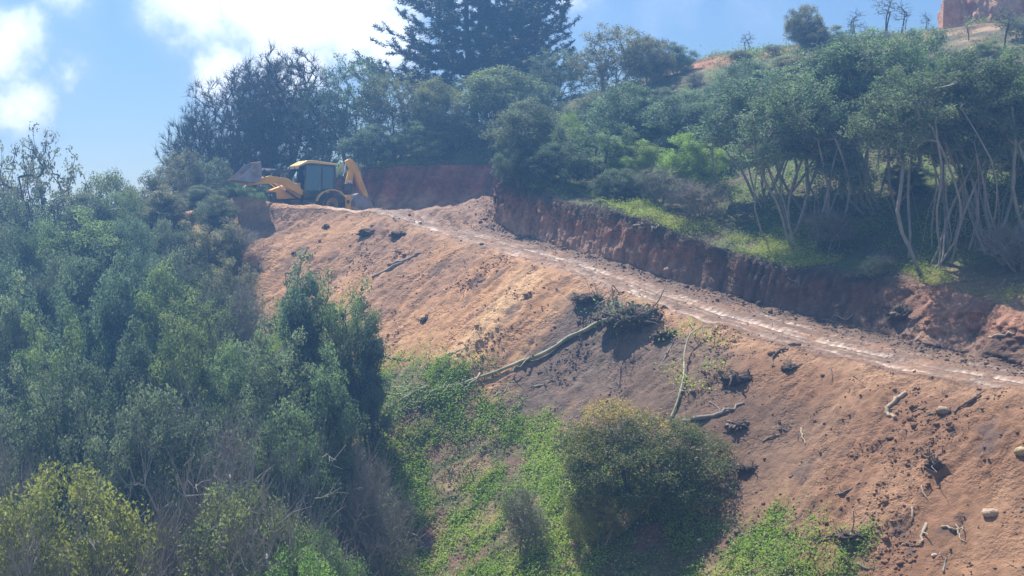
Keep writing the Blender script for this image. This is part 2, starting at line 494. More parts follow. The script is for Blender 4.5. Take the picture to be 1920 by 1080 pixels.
    # ---- soil colours, the sunlit rib and wet glints painted in
    def blend(base, col, m):
        return base + (np.asarray(col) - base) * np.clip(m, 0, 1)[..., None]
    tan = np.array([0.43, 0.23, 0.115]); tan2 = np.array([0.55, 0.32, 0.165]); red = np.array([0.27, 0.125, 0.075])
    grey = np.array([0.135, 0.098, 0.078]); dark = np.array([0.075, 0.055, 0.045]); brown = np.array([0.25, 0.145, 0.095])
    n_a = fbm(sl * .3, d * .10, 0, 61, 4); n_b = fbm(X * .9, Y * .9, 0, 62, 4, .6); n_c = fbm(sl * 1.2, d * .25, 0, 63, 3)
    Col = np.zeros(Z.shape + (3,)) + tan
    Col = blend(Col, tan2, sstep(0.0, 0.5, n_c) * .8)
    Col = blend(Col, brown, sstep(-0.1, 0.4, -n_a) * .85)
    Col = blend(Col, [0.20, 0.115, 0.075], sstep(.06, .32, fbm(sl * .55, d * .2, 0, 69, 5, .65)) * .7)
    right = 1 - sstep(10, 14, Sg - .12 * d)
    Col = blend(Col, [0.235, 0.122, 0.066], right * .92)
    Col = blend(Col, [0.35, 0.195, 0.11], right * sstep(.1, .45, fbm(sl * .5, d * .2, 1, 70, 3)) * .8)
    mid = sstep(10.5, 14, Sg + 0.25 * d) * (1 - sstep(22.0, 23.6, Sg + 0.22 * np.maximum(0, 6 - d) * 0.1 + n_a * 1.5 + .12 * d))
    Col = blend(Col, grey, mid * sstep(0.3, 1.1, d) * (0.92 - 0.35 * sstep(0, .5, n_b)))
    mid2 = sstep(3, 8, Sg) * (1 - sstep(15, 18, Sg)) * sstep(1.0, 3, d)
    Col = blend(Col, [0.145, 0.09, 0.06], mid2 * .8)
    lit_rib = np.exp(-((sl - 25.4 + .1 * d) / 0.8) ** 2) * sstep(.2, 1, d) * (1 - sstep(6, 8, d))
    Col = blend(Col, [0.60, 0.38, 0.20], lit_rib * .8)  # sunlit side of the rib painted brighter into the soil colour
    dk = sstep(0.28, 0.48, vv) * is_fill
    Col = blend(Col, [0.12, 0.08, 0.065], dk * .75)  # hollows of the slips coloured darker
    Col = blend(Col, dark * 1.5, sstep(0.42, 0.55, n_b) * .6 * (d > 0))
    # edge strip, orange near the road
    Col = blend(Col, [0.43, 0.25, 0.145], np.exp(-((d - 0.1) / 0.5) ** 2) * .7)
    # platform
    roadc = np.array([0.20, 0.12, 0.082])
    Pc = np.zeros(Z.shape + (3,)) + roadc
    Pc = blend(Pc, [0.34, 0.18, 0.10], sstep(-.1, .45, n_b + 0.4 * fbm(Sg * .2, C, 0, 64, 2)) * .55 + .25 * np.exp(-((C - co - .3) / .6) ** 2))
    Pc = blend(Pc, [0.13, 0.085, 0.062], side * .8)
    Pc = blend(Pc, [0.80, 0.64, 0.53], pale * 1.15)  # pale clay of the ruts, their wet glints painted in as well
    Pc = blend(Pc, [0.30, 0.175, 0.115], heapm * .8)
    Pc = blend(Pc, tan, (e < 1.2) * sstep(42, 46, Sg) * .9)
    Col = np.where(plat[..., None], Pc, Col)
    # bank
    zr = (Z - (land(Sg, ci) + 0 * Z)) / np.maximum(bank_h(Sg), .3)
    Wc = np.zeros(Z.shape + (3,)) + np.array([0.33, 0.155, 0.095])
    Wc = blend(Wc, [0.33, 0.19, 0.125], sstep(.75, .1, zr + .25 * n_b) * 0)
    low = 1 - sstep(.15, .65, zr + .2 * n_b)
    Wc = blend(Wc, [0.42, 0.26, 0.175], low * .8)
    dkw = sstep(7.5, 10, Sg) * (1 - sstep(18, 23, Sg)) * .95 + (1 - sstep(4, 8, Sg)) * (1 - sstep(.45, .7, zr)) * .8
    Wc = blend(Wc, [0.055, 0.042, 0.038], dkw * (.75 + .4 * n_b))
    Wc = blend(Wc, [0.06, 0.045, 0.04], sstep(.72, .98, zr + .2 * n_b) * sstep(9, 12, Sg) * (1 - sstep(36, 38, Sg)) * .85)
    farw = sstep(44, 47, Sg)
    Wc = blend(Wc, [0.33, 0.12, 0.075], farw * .9)
    Wc = blend(Wc, [0.46, 0.28, 0.17], farw * (1 - sstep(.25, .6, zr + .3 * n_b)) * .85)
    Wc = blend(Wc, [0.36, 0.19, 0.12], coll * sstep(.45, .75, zr + .2 * n_b) * .8)
    strk = fbm(tilt * 3.2, u * .7, 0, 71, 3, .6)
    Wc = Wc * (1 + .75 * strk)[..., None]
    Wc = blend(Wc, [0.5, 0.3, 0.2], (groove > .8) * ga * .25 * sstep(12, 16, Sg))
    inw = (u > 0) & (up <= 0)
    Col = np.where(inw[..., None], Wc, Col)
    # hill: leaf litter, dry grass, bare red earth near the crest
    n_d = fbm(X * .16, Y * .16, 0, 65, 4); n_e = fbm(X * .6, Y * .6, 0, 66, 4)
    Hc = np.zeros(Z.shape + (3,)) + np.array([0.12, 0.10, 0.06])
    Hc = blend(Hc, [0.10, 0.13, 0.045], sstep(-.3, .3, n_e))
    Hc = blend(Hc, [0.30, 0.25, 0.14], sstep(.1, .5, n_e) * sstep(10, 18, up) * .9)
    redm = sstep(0.15, 0.3, n_d + 0.35 * n_e) * sstep(92, 96, Y) + sstep(97.5, 99.5, Y - .15 * (X - 20) + n_e) * sstep(9, 14, X)
    Hc = blend(Hc, [0.42, 0.19, 0.11], redm * .95)
    Hc = blend(Hc, [0.42, 0.27, 0.17], sstep(18, 24, X) * sstep(84, 90, Y) * sstep(-.1, .3, n_e) * .9)
    Hc = blend(Hc, [0.34, 0.19, 0.12], coll * np.exp(-(np.maximum(0, up) / 1.8) ** 2) * .9)
    Col = np.where((up > 0)[..., None], Hc, Col)
    # natural ground at the foot of the fill
    foot = sstep(5.0, 8.0, d + 2.2 * fbm(X * .35, Y * .35, 0, 67, 3) - np.interp(Sg, [-5, -1, 1, 3, 8, 14, 18, 24, 60], [12, 6, 0.6, 0.1, 0.1, 0.0, -0.9, 0.0, 0.2]))
    Fc = np.zeros(Z.shape + (3,)) + np.array([0.13, 0.12, 0.055])
    Fc = blend(Fc, [0.30, 0.20, 0.12], sstep(.0, .4, n_e))
    Fc = blend(Fc, [0.19, 0.11, 0.08], sstep(.15, .4, -n_e))
    Col = blend(Col, Fc, foot * (d > 0))
    Col = Col * (1 + 0.16 * fbm(X * 5, Y * 5, Z * 3, 68, 2))[..., None]
    Col = np.clip(Col, 0.01, 0.8)
    wet = np.where(plat, pale * .9 + .3, 0.0)
    herb = foot * (d > 0)

    V = np.stack([X, Y, Z], -1)
    nr, nc = Z.shape
    objs = {}
    def strip(name, c0, c1):
        sub = V[:, c0:c1 + 1].reshape(-1, 3); w = c1 - c0 + 1
        i, j = np.meshgrid(np.arange(nr - 1), np.arange(w - 1), indexing='ij')
        a = (i * w + j).ravel()
        f = np.stack([a, a + w, a + w + 1, a + 1], 1)[:, ::-1]
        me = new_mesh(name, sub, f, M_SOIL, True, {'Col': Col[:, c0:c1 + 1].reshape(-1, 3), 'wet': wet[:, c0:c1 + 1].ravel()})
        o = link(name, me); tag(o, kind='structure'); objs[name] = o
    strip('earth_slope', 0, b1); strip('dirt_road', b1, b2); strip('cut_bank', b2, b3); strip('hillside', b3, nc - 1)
    tag(objs['earth_slope'], 'long slope of loose tipped orange and brown soil below the track')
    tag(objs['dirt_road'], 'freshly cut muddy track with pale wheel ruts climbing to the digger')
    tag(objs['cut_bank'], 'steep raw red and dark earth bank above the track')
    tag(objs['hillside'], 'grassy hillside rising behind the bank to bare red earth')
    w = nc
    i, j = np.meshgrid(np.arange(nr - 1), np.arange(w - 1), indexing='ij')
    a = (i * w + j).ravel()
    f = np.stack([a, a + w, a + w + 1, a + 1], 1)[:, ::-1]
    vis = (np.repeat(np.abs(s_ax[:-1]) < 75, w - 1))
    bvh = BVHTree.FromPolygons(V.reshape(-1, 3).tolist(), f[vis].tolist())
    return dict(X=X, Y=Y, Z=Z, S=Sg, C=C, foot=foot, Col=Col, b=(b1, b2, b3), bvh=bvh, d=d, up=up)


TER = build_terrain()
BVH = TER['bvh']


def drop(x, y):
    """the real surface (with relief) under a point"""
    h = BVH.ray_cast(Vector((x, y, 60)), Vector((0, 0, -1)))
    if h[0] is None:
        return Vector((x, y, ground_z(x, y))), Vector((0, 0, 1))
    return h[0], h[1]


def look(px, py):
    """the spot of ground seen at a pixel of the 1920 px wide frame"""
    d = Vector(px_ray(px, py)).normalized()
    h = BVH.ray_cast(Vector((0, 0, 0)) + d * 15, d)
    return (h[0], h[1]) if h[0] is not None else (None, None)

# ------------------------------------------------------------------ plants
def tubes(p0, p1, r0, r1, n=4):
    """one open prism for every segment"""
    p0 = np.asarray(p0, float); p1 = np.asarray(p1, float)
    d = p1 - p0; L = np.linalg.norm(d, axis=1, keepdims=True) + 1e-9; d = d / L
    ref = np.where(np.abs(d[:, 2:3]) > .9, [[1., 0, 0]], [[0., 0, 1.]])
    a = np.cross(d, ref); a /= np.linalg.norm(a, axis=1, keepdims=True) + 1e-9
    b = np.cross(d, a)
    ang = np.arange(n) * 2 * np.pi / n
    ring = np.cos(ang)[None, :, None] * a[:, None] + np.sin(ang)[None, :, None] * b[:, None]
    A = p0[:, None] + ring * np.asarray(r0)[:, None, None]
    B = p1[:, None] + ring * np.asarray(r1)[:, None, None]
    V = np.concatenate([A, B], 1).reshape(-1, 3)
    k = np.arange(n); kk = (k + 1) % n
    f = np.stack([k, kk, kk + n, k + n], 1)
    Fc = (np.arange(len(p0)) * 2 * n)[:, None, None] + f[None]
    return V, Fc.reshape(-1, 4)


def polytube(pts, radii, n=6, rng=None, rough=0.0):
    """one continuous bent, tapering tube with closed ends"""
    pts = np.asarray(pts, float); m = len(pts)
    t = np.gradient(pts, axis=0); t /= np.linalg.norm(t, axis=1, keepdims=True) + 1e-9
    ref = np.array([0.3, -0.2, 0.9]); ref = np.where(np.abs(t @ ref)[:, None] > .93, [[1., 0, 0]], ref[None])
    a = np.cross(t, ref); a /= np.linalg.norm(a, axis=1, keepdims=True) + 1e-9
    b = np.cross(t, a)
    ang = np.arange(n) * 2 * np.pi / n
    rad = np.asarray(radii, float)[:, None] * (1 + (rng.normal(0, rough, (m, n)) if rough else np.zeros((m, n))))
    V = pts[:, None] + (np.cos(ang)[None, :, None] * a[:, None] + np.sin(ang)[None, :, None] * b[:, None]) * rad[..., None]
    V = np.concatenate([V.reshape(-1, 3), pts[:1], pts[-1:]])
    k = np.arange(n); kk = (k + 1) % n
    i = np.arange(m - 1)[:, None] * n
    q = np.stack([i + k, i + kk, i + kk + n, i + k + n], -1).reshape(-1, 4)
    c0 = np.stack([kk, k, np.full(n, m * n)], 1)
    e = (m - 1) * n
    c1 = np.stack([e + k, e + kk, np.full(n, m * n + 1)], 1)
    return V, [q, np.concatenate([c0, c1])]


def merge(parts):
    """[(V, faces or [faces,..])...] -> V, [faces..] grouped by corner count"""
    Vs, by, off = [], {}, 0
    for V, fs in parts:
        if not isinstance(fs, (list, tuple)): fs = [fs]
        for f in fs:
            if len(f): by.setdefault(f.shape[1], []).append(f + off)
        Vs.append(V); off += len(V)
    return np.concatenate(Vs), [np.concatenate(v) for v in by.values()]


def leaves(cent, size, rng, up=0.5, asp=0.55, out_dir=None, along=0.0):
    """one bent leaf-shaped quad per centre"""
    n = len(cent)
    nrm = rng.normal(size=(n, 3)); nrm[:, 2] += up * 2
    if out_dir is not None: nrm += out_dir * 0.7
    nrm /= np.linalg.norm(nrm, axis=1, keepdims=True)
    t = rng.normal(size=(n, 3))
    if along and out_dir is not None: t = t * (1 - along) + out_dir * along * 2
    t -= nrm * (t * nrm).sum(1, keepdims=True); t /= np.linalg.norm(t, axis=1, keepdims=True)
    b = np.cross(nrm, t)
    s = (size * rng.uniform(0.6, 1.3, n))[:, None]
    base = cent - t * s * .5; tip = cent + t * s * .5 - nrm * s * .12
    l = cent + b * s * asp * .5 + t * s * .02 + nrm * s * .06; r = cent - b * s * asp * .5 + t * s * .02 + nrm * s * .06
    V = np.stack([base, r, tip, l], 1).reshape(-1, 3)
    return V, np.arange(n * 4).reshape(n, 4)


def sample_lobes(lobes, n, rng, shell=0.55):
    w = np.array([l[3] * l[4] * l[5] for l in lobes]) ** .75; w /= w.sum()
    k = rng.choice(len(lobes), n, p=w)
    L = np.array(lobes)[k]
    d = rng.normal(size=(n, 3)); d /= np.linalg.norm(d, axis=1, keepdims=True)
    r = (shell + (1 - shell) * rng.random(n)) ** .8
    r = np.where(rng.random(n) < .3, rng.random(n) ** .5, r)
    return L[:, :3] + d * r[:, None] * L[:, 3:6]


def skeleton(stems, targets, rng, wander=0.10, climb=0.6, seg=2):
    """stems: list of polylines (arrays); targets joined one after another to the nearest node below"""
    P, par, tipf = [], [], []
    for st in stems:
        last = -1
        for p in st:
            P.append(np.array(p, float)); par.append(last); last = len(P) - 1
    nstem = len(P)
    ta = np.array(targets); sp = np.array(P)
    dist = np.min(np.linalg.norm(ta[:, None] - sp[None], axis=2), 1) if len(ta) * len(sp) < 4e6 else np.linalg.norm(ta, axis=1)
    order = np.argsort(dist)
    cap = len(P) + len(ta) * (seg + 1)
    A = np.zeros((cap, 3)); A[:len(P)] = sp; cnt = len(P)
    tips = []
    for i in order:
        t = ta[i]
        d = t - A[:cnt]
        L = np.sqrt((d ** 2).sum(1))
        cost = L * (1 + climb * np.clip(-(d[:, 2]) / (L + 1e-6) + 0.25, 0, 1.3))
        j = int(np.argmin(cost)); a = A[j]; l = L[j]
        last = j
        for q in range(1, seg + 1):
            f = q / seg
            p = a + (t - a) * f
            if q < seg:
                p = p + rng.normal(size=3) * l * wander + np.array([0, 0, -0.08 * l])
            A[cnt] = p; par.append(last); last = cnt; cnt += 1
        tips.append(last)
    A = A[:cnt]; par = np.array(par)
    load = np.zeros(cnt); load[tips] = 1
    for i in range(cnt - 1, -1, -1):
        if par[i] >= 0: load[par[i]] += load[i]
    return A, par, load, np.array(tips), nstem


def wood_mesh(A, par, load, r_tip, power, rmax, stem_n=6, min_r=0.0):
    k = np.where(par >= 0)[0]
    r = np.minimum(r_tip * np.maximum(load, 1) ** power, rmax)
    p1, p0 = A[k], A[par[k]]
    r1 = r[k]; r0 = np.minimum(r[par[k]], r[k] * 1.5)
    big = r1 > 0.03
    parts = []
    if big.any():
        parts.append(tubes(p0[big], p1[big] + (p1[big] - p0[big]) * .04, r0[big], r1[big], stem_n))
    if (~big).any():
        parts.append(tubes(p0[~big], p1[~big], r0[~big], r1[~big], 3))
    return merge(parts)


def stem_line(base, top, rng, n=7, wob=0.05, bow=0.0):
    base, top = np.array(base, float), np.array(top, float)
    t = np.linspace(0, 1, n)[:, None]
    L = np.linalg.norm(top - base)
    p = base + (top - base) * t
    q = rng.normal(size=(4, 3)); j = sum(q[k] * np.sin(np.pi * (k + 1) * t + q[k, 0]) / (k + 1) for k in range(3)) * L * wob * .7 * np.minimum(1, t * 3); j[:, 2] *= .3
    side = np.cross(top - base, [0, 0, 1]); side = side / (np.linalg.norm(side) + 1e-6)
    return p + j + side * np.sin(np.pi * t) * bow * L + np.array([0, 0, 1]) * np.sin(np.pi * t) * bow * L * .5


def plant_proto(seed, stems, lobes, ntips, r_clump, per, leaf, bark, leafmat, rtip=0.012, power=0.42, rmax=0.14, shell=.5, tone_fn=None,
                twigs=0, twig_len=0.4, wander=.10, up=.5, squash=.8, asp=.55, along=0.0, climb=.6, tipfrac=1.0, clump_tone=.8, inner_twigs=0):
    rng = np.random.default_rng(seed)
    T = sample_lobes(lobes, ntips, rng, shell)
    T = T[T[:, 2] > 0.15]
    A, par, load, tips, ns = skeleton([np.array(s) for s in stems(rng)], T, rng, wander, climb)
    parts = [wood_mesh(A, par, load, rtip, power, rmax)]
    P = A[tips]
    dirs = P - A[par[tips]]; dirs /= np.linalg.norm(dirs, axis=1, keepdims=True) + 1e-9
    if twigs:
        k = np.repeat(np.arange(len(P)), twigs)
        fr = rng.uniform(0, 1, len(k))[:, None]
        start = P[k] - (P[k] - A[par[tips]][k]) * fr
        dv = dirs[k] + rng.normal(size=(len(k), 3)) * .55; dv[:, 2] += .35; dv /= np.linalg.norm(dv, axis=1, keepdims=True)
        ln = (twig_len * rng.uniform(.4, 1.3, len(k)))[:, None]
        mid = start + dv * ln * .5 + rng.normal(size=(len(k), 3)) * ln * .08
        end = mid + (dv + rng.normal(size=(len(k), 3)) * .3) * ln * .5
        parts.append(tubes(start, mid, np.full(len(k), rtip * .9), np.full(len(k), rtip * .65), 3))
        parts.append(tubes(mid, end, np.full(len(k), rtip * .65), np.full(len(k), rtip * .25), 3))
    WV, WF = merge(parts)
    wood = new_mesh('wood', WV, WF, bark, False)
    crown = None
    if per:
        use = rng.random(len(P)) < tipfrac
        P2, D2 = P[use], dirs[use]
        ct = rng.random(len(P2))
        sz = rng.uniform(.65, 1.35, len(P2))
        cntp = np.maximum(3, (per * sz ** 2).astype(int))
        k = np.repeat(np.arange(len(P2)), cntp)
        o = rng.normal(size=(len(k), 3)); o /= np.linalg.norm(o, axis=1, keepdims=True)
        o *= (rng.random(len(k)) ** .45)[:, None] * (r_clump * sz[k])[:, None]; o[:, 2] *= squash
        cen = P2[k] + o
        od = o / (np.linalg.norm(o, axis=1, keepdims=True) + 1e-6)
        V, f = leaves(cen, leaf, rng, up, asp, od, along)
        tone = np.clip(ct[k] * clump_tone + rng.random(len(k)) * (1 - clump_tone) , 0, 1)
        if tone_fn is not None: tone = tone_fn(cen, tone, rng)
        crown = new_mesh('crown', V, f, leafmat, False, {'tone': np.repeat(tone, 4)})
    h = float(max(WV[:, 2].max(), V[:, 2].max() if crown else 0)); 
    allx = np.concatenate([WV[:, :2], V[:, :2]]) if crown else WV[:, :2]
    w = float(np.percentile(allx[:, 0], 99) - np.percentile(allx[:, 0], 1))
    return dict(wood=wood, crown=crown, h=h, w=w, cx=float((np.percentile(allx[:, 0], 99) + np.percentile(allx[:, 0], 1)) / 2))


def fan(n, h, spread, base=.25, bow=.12, hz=(.7, 1.0), lean=(0, 0), wob=.035):
    """n stems that rise together and spread"""
    def f(rng):
        out = []
        for i in range(n):
            a = rng.uniform(0, 2 * np.pi); r = spread * np.sqrt(rng.random())
            b = (math.cos(a) * base * rng.random(), math.sin(a) * base * rng.random(), -0.3)
            a2 = a + rng.normal(0, .7)
            t = (math.cos(a2) * r + lean[0], math.sin(a2) * r + lean[1], h * rng.uniform(*hz))
            out.append(stem_line(b, t, rng, 8, wob * rng.uniform(.5, 1.6), rng.uniform(-bow, bow)))
        return out
    return f


PR = {}
# slender upright scrub of the gully: several columns of leaf clusters
def _cols(rng_seed, n, h, spread, r):
    g = np.random.default_rng(rng_seed); L = []
    for i in range(n):
        a = g.uniform(0, 2 * np.pi); d = spread * math.sqrt(g.random()); hh = h * g.uniform(.62, 1.0)
        x, y = math.cos(a) * d, math.sin(a) * d
        L.append((x, y, hh * .80, r * g.uniform(.7, 1.1), r * g.uniform(.7, 1.1), hh * .20))
        L.append((x * .8, y * .8, hh * .52, r * 1.1, r * 1.1, hh * .22))
    L.append((0, 0, h * .28, spread, spread, h * .2))
    return L
PR['slender'] = [plant_proto(101, fan(6, 5.5, 1.5), _cols(1, 7, 7, 1.5, .75), 260, .31, 72, .118, M_BARK_DARK, M_LEAF, squash=.9),
                 plant_proto(102, fan(7, 5.5, 1.9), _cols(2, 9, 7, 1.9, .8), 280, .33, 72, .118, M_BARK_DARK, M_LEAF, squash=.9)]
# domed evergreen bushes
PR['dome'] = [plant_proto(111, fan(5, 3.2, 1.3), [(0, 0, 3.2, 2.2, 2.2, 1.7), (1.2, .3, 2.3, 1.5, 1.6, 1.5), (-1.3, -.4, 2.2, 1.5, 1.6, 1.5), (0, -.9, 1.5, 2.0, 1.6, 1.2)], 260, .42, 105, .118, M_BARK, M_LEAF, shell=.6, twigs=2, twig_len=.6),
              plant_proto(112, fan(5, 3.6, 1.5), [(-.7, 0, 3.5, 1.5, 1.6, 1.5), (1.1, .3, 2.8, 1.6, 1.6, 1.5), (-1.5, -.2, 1.9, 1.3, 1.6, 1.3), (.3, -.7, 1.6, 2.1, 1.6, 1.2)], 250, .44, 100, .122, M_BARK, M_LEAF, shell=.6, twigs=2, twig_len=.6),
              plant_proto(113, fan(6, 4.4, 1.1), [(0.2, 0, 4.3, 1.4, 1.4, 1.2), (-.8, .3, 3.2, 1.3, 1.4, 1.3), (.9, -.2, 2.9, 1.3, 1.4, 1.3), (0, 0, 1.6, 1.7, 1.6, 1.3)], 250, .44, 100, .122, M_BARK, M_LEAF, shell=.55, twigs=2, twig_len=.6)]
# open crowned tree, leaf tufts with sky between
PR['open'] = [plant_proto(121, fan(4, 4.5, 1.4), [(0, 0, 5.2, 2.9, 2.6, 2.3), (-2.0, 0, 4.2, 1.8, 1.6, 1.9), (2.1, 0, 3.9, 2.0, 1.6, 1.7)], 330, .27, 20, .15, M_BARK_DARK, M_LEAF, rtip=.013, shell=.45, twigs=2, twig_len=.3),
              plant_proto(122, fan(5, 4.5, 1.6), [(0, 0, 5.4, 2.4, 2.4, 2.1), (-1.6, 0, 4.0, 1.9, 1.8, 1.6), (1.8, 0, 4.4, 1.7, 1.6, 1.9), (0, 0, 2.6, 2.2, 2, 1.3)], 430, .32, 30, .14, M_BARK, M_LEAF, shell=.45, twigs=1, twig_len=.4)]
# bare winter crowns
PR['bare'] = [plant_proto(131, fan(6, 5.0, 1.8, hz=(.5, .9)), [(0, 0, 6.0, 3.0, 2.6, 2.7), (-2.0, 0, 4.4, 2.2, 2.0, 2.3), (2.0, 0, 4.4, 2.2, 2.0, 2.3)], 950, .16, 4, .10, M_BARK_DARK, M_LEAF, rtip=.0105, rmax=.2, shell=.35, twigs=12, twig_len=.46, wander=.07, tipfrac=.7),
              plant_proto(132, fan(7, 5.4, 1.3, hz=(.5, .95)), [(0, 0, 6.6, 2.2, 2.2, 2.4), (.4, 0, 4.4, 2.0, 2.0, 2.4)], 800, .16, 3, .10, M_BARK_DARK, M_LEAF, rtip=.0105, rmax=.18, shell=.35, twigs=13, twig_len=.44, wander=.07, tipfrac=.4)]
# many pale bare stems carrying a high crown
def _multi(seed, n, h, sp, lob, ntips, per=80, lean=(0, 0), leaf=.125):
    return plant_proto(seed, fan(n, h, sp, base=1.5, bow=.16, hz=(.55, .92), lean=lean, wob=.045), lob, ntips, .40, per, leaf, M_BARK, M_LEAF, rtip=.013, rmax=.15, power=.40,
                       shell=.45, twigs=2, twig_len=.9, wander=.16, climb=1.1)
PR['multi'] = [_multi(141, 17, 8.5, 3.2, [(0, 0, 8.6, 2.6, 2.4, 1.9), (-1.8, 0, 7.2, 2.2, 2.0, 1.8), (2.1, -.3, 7.4, 2.1, 2.0, 1.9), (.8, .5, 6.4, 2.2, 1.8, 1.2)], 430),
               _multi(142, 13, 7.0, 2.4, [(0, 0, 7.2, 2.0, 1.9, 1.7), (-1.2, 0, 5.8, 1.9, 1.8, 1.7), (1.4, 0, 5.4, 1.6, 1.6, 1.7), (-1.5, .3, 3.9, 1.2, 1.4, .9)], 330),
               _multi(143, 13, 9.0, 2.0, [(0, 0, 9.4, 1.7, 1.8, 1.7), (-.6, 0, 7.6, 1.8, 1.8, 1.6), (.7, 0, 6.9, 1.7, 1.7, 1.3)], 300)]
# dry tangles and twiggy half dead scrub
PR['tangle'] = [plant_proto(151, fan(9, 2.6, 1.9, bow=.3, hz=(.4, 1)), [(0, 0, 1.9, 2.3, 2.0, 1.5), (1.2, 0, 2.6, 1.3, 1.3, 1.1)], 330, .24, 5, .11, M_TWIG, M_LEAF, rtip=.011, rmax=.05, shell=.2, twigs=8, twig_len=.8, wander=.22, tipfrac=.4, up=.2),
                plant_proto(152, fan(8, 4.0, 1.4, bow=.3, hz=(.5, 1)), [(0, 0, 3.4, 1.6, 1.6, 1.5), (-.8, 0, 2.0, 1.8, 1.6, 1.5)], 330, .26, 14, .12, M_TWIG, M_LEAF, rtip=.011, rmax=.05, shell=.25, twigs=6, twig_len=.8, wander=.2, tipfrac=.6, up=.2)]
# thin leafless saplings
PR['sapling'] = [plant_proto(161, fan(3, 3.0, .35, bow=.08), [(0, 0, 2.7, .65, .6, 1.2)], 46, .10, 4, .09, M_BARK_DARK, M_LEAF, rtip=.011, rmax=.04, shell=.3, twigs=3, twig_len=.35, tipfrac=.5),
                 plant_proto(162, fan(2, 4.2, .4, bow=.08), [(0, 0, 3.7, .9, .8, 1.5)], 70, .16, 6, .10, M_BARK_DARK, M_LEAF, rtip=.011, rmax=.045, shell=.3, twigs=2, twig_len=.4, tipfrac=.6)]

PR['round'] = [plant_proto(201, fan(6, 2.6, 1.3), [(0, 0, 3.0, 1.7, 1.6, 1.1), (1.2, .2, 2.4, 1.3, 1.4, 1.1), (-1.3, -.2, 2.4, 1.2, 1.4, 1.1), (.3, -.8, 1.5, 2.0, 1.5, 1.1)], 520, .30, 62, .085, M_BARK, M_LEAF, shell=.72, twigs=1, twig_len=.5, rtip=.009),
               plant_proto(202, fan(6, 2.8, 1.4), [(.5, 0, 3.3, 1.3, 1.3, .8), (-.8, 0, 2.6, 1.2, 1.3, .9), (1.2, 0, 2.3, 1.0, 1.3, .9), (-.6, -.5, 1.3, 1.5, 1.3, .9)], 430, .30, 56, .085, M_TWIG, M_LEAF, shell=.6, twigs=5, twig_len=.7, rtip=.009)]
PR['dead'] = [plant_proto(191, fan(3, 4.0, .9, bow=.15, wob=.06), [(0, 0, 3.6, 1.1, .8, 1.2)], 40, .1, 0, .1, M_BARK, M_LEAF, rtip=.012, rmax=.06, shell=.3, twigs=4, twig_len=.6, power=.55, wander=.2),
              plant_proto(192, fan(4, 3.4, 1.3, bow=.3, wob=.08), [(0, 0, 2.6, 1.6, .9, 1.2)], 60, .1, 0, .1, M_BARK, M_LEAF, rtip=.011, rmax=.05, shell=.3, twigs=5, twig_len=.7, power=.5, wander=.25)]


def _tiptone(cen, tone, rng):
    hi = sstep(3.4, 4.1, cen[:, 2] + .5 * vnoise(cen[:, 0] * 1.5, cen[:, 1] * 1.5, 0, 5)) * (cen[:, 0] < .9)
    lo = sstep(.55, .9, vnoise(cen[:, 0] * 1.1, cen[:, 1] * 1.1, cen[:, 2] * 1.1, 9)) * (cen[:, 0] < -.3)
    return np.clip(np.maximum(tone * .22, np.maximum(hi, lo) * sstep(-.75, -.1, vnoise(cen[:, 0] * 3, cen[:, 1] * 3, cen[:, 2] * 3, 4)) * rng.uniform(.3, 1.0, len(tone))), 0, 1)
PR['main'] = [plant_proto(171, fan(7, 3.4, 1.6), [(-1.0, 0, 3.5, 1.35, 1.4, 1.15), (-1.9, -.3, 2.8, 1.1, 1.3, 1.0), (.7, .2, 3.1, 1.4, 1.5, 1.1), (1.7, 0, 2.2, 1.5, 1.5, 1.2), (-.5, -.8, 2.0, 2.2, 1.5, 1.4), (.9, -.7, 1.4, 2.3, 1.6, 1.1), (-1.8, -.6, 1.3, 1.0, 1.2, 1.0)],
                          560, .40, 66, .10, M_BARK, M_LEAF_TIP, shell=.58, tone_fn=_tiptone, rtip=.010, up=.45, asp=.5)]


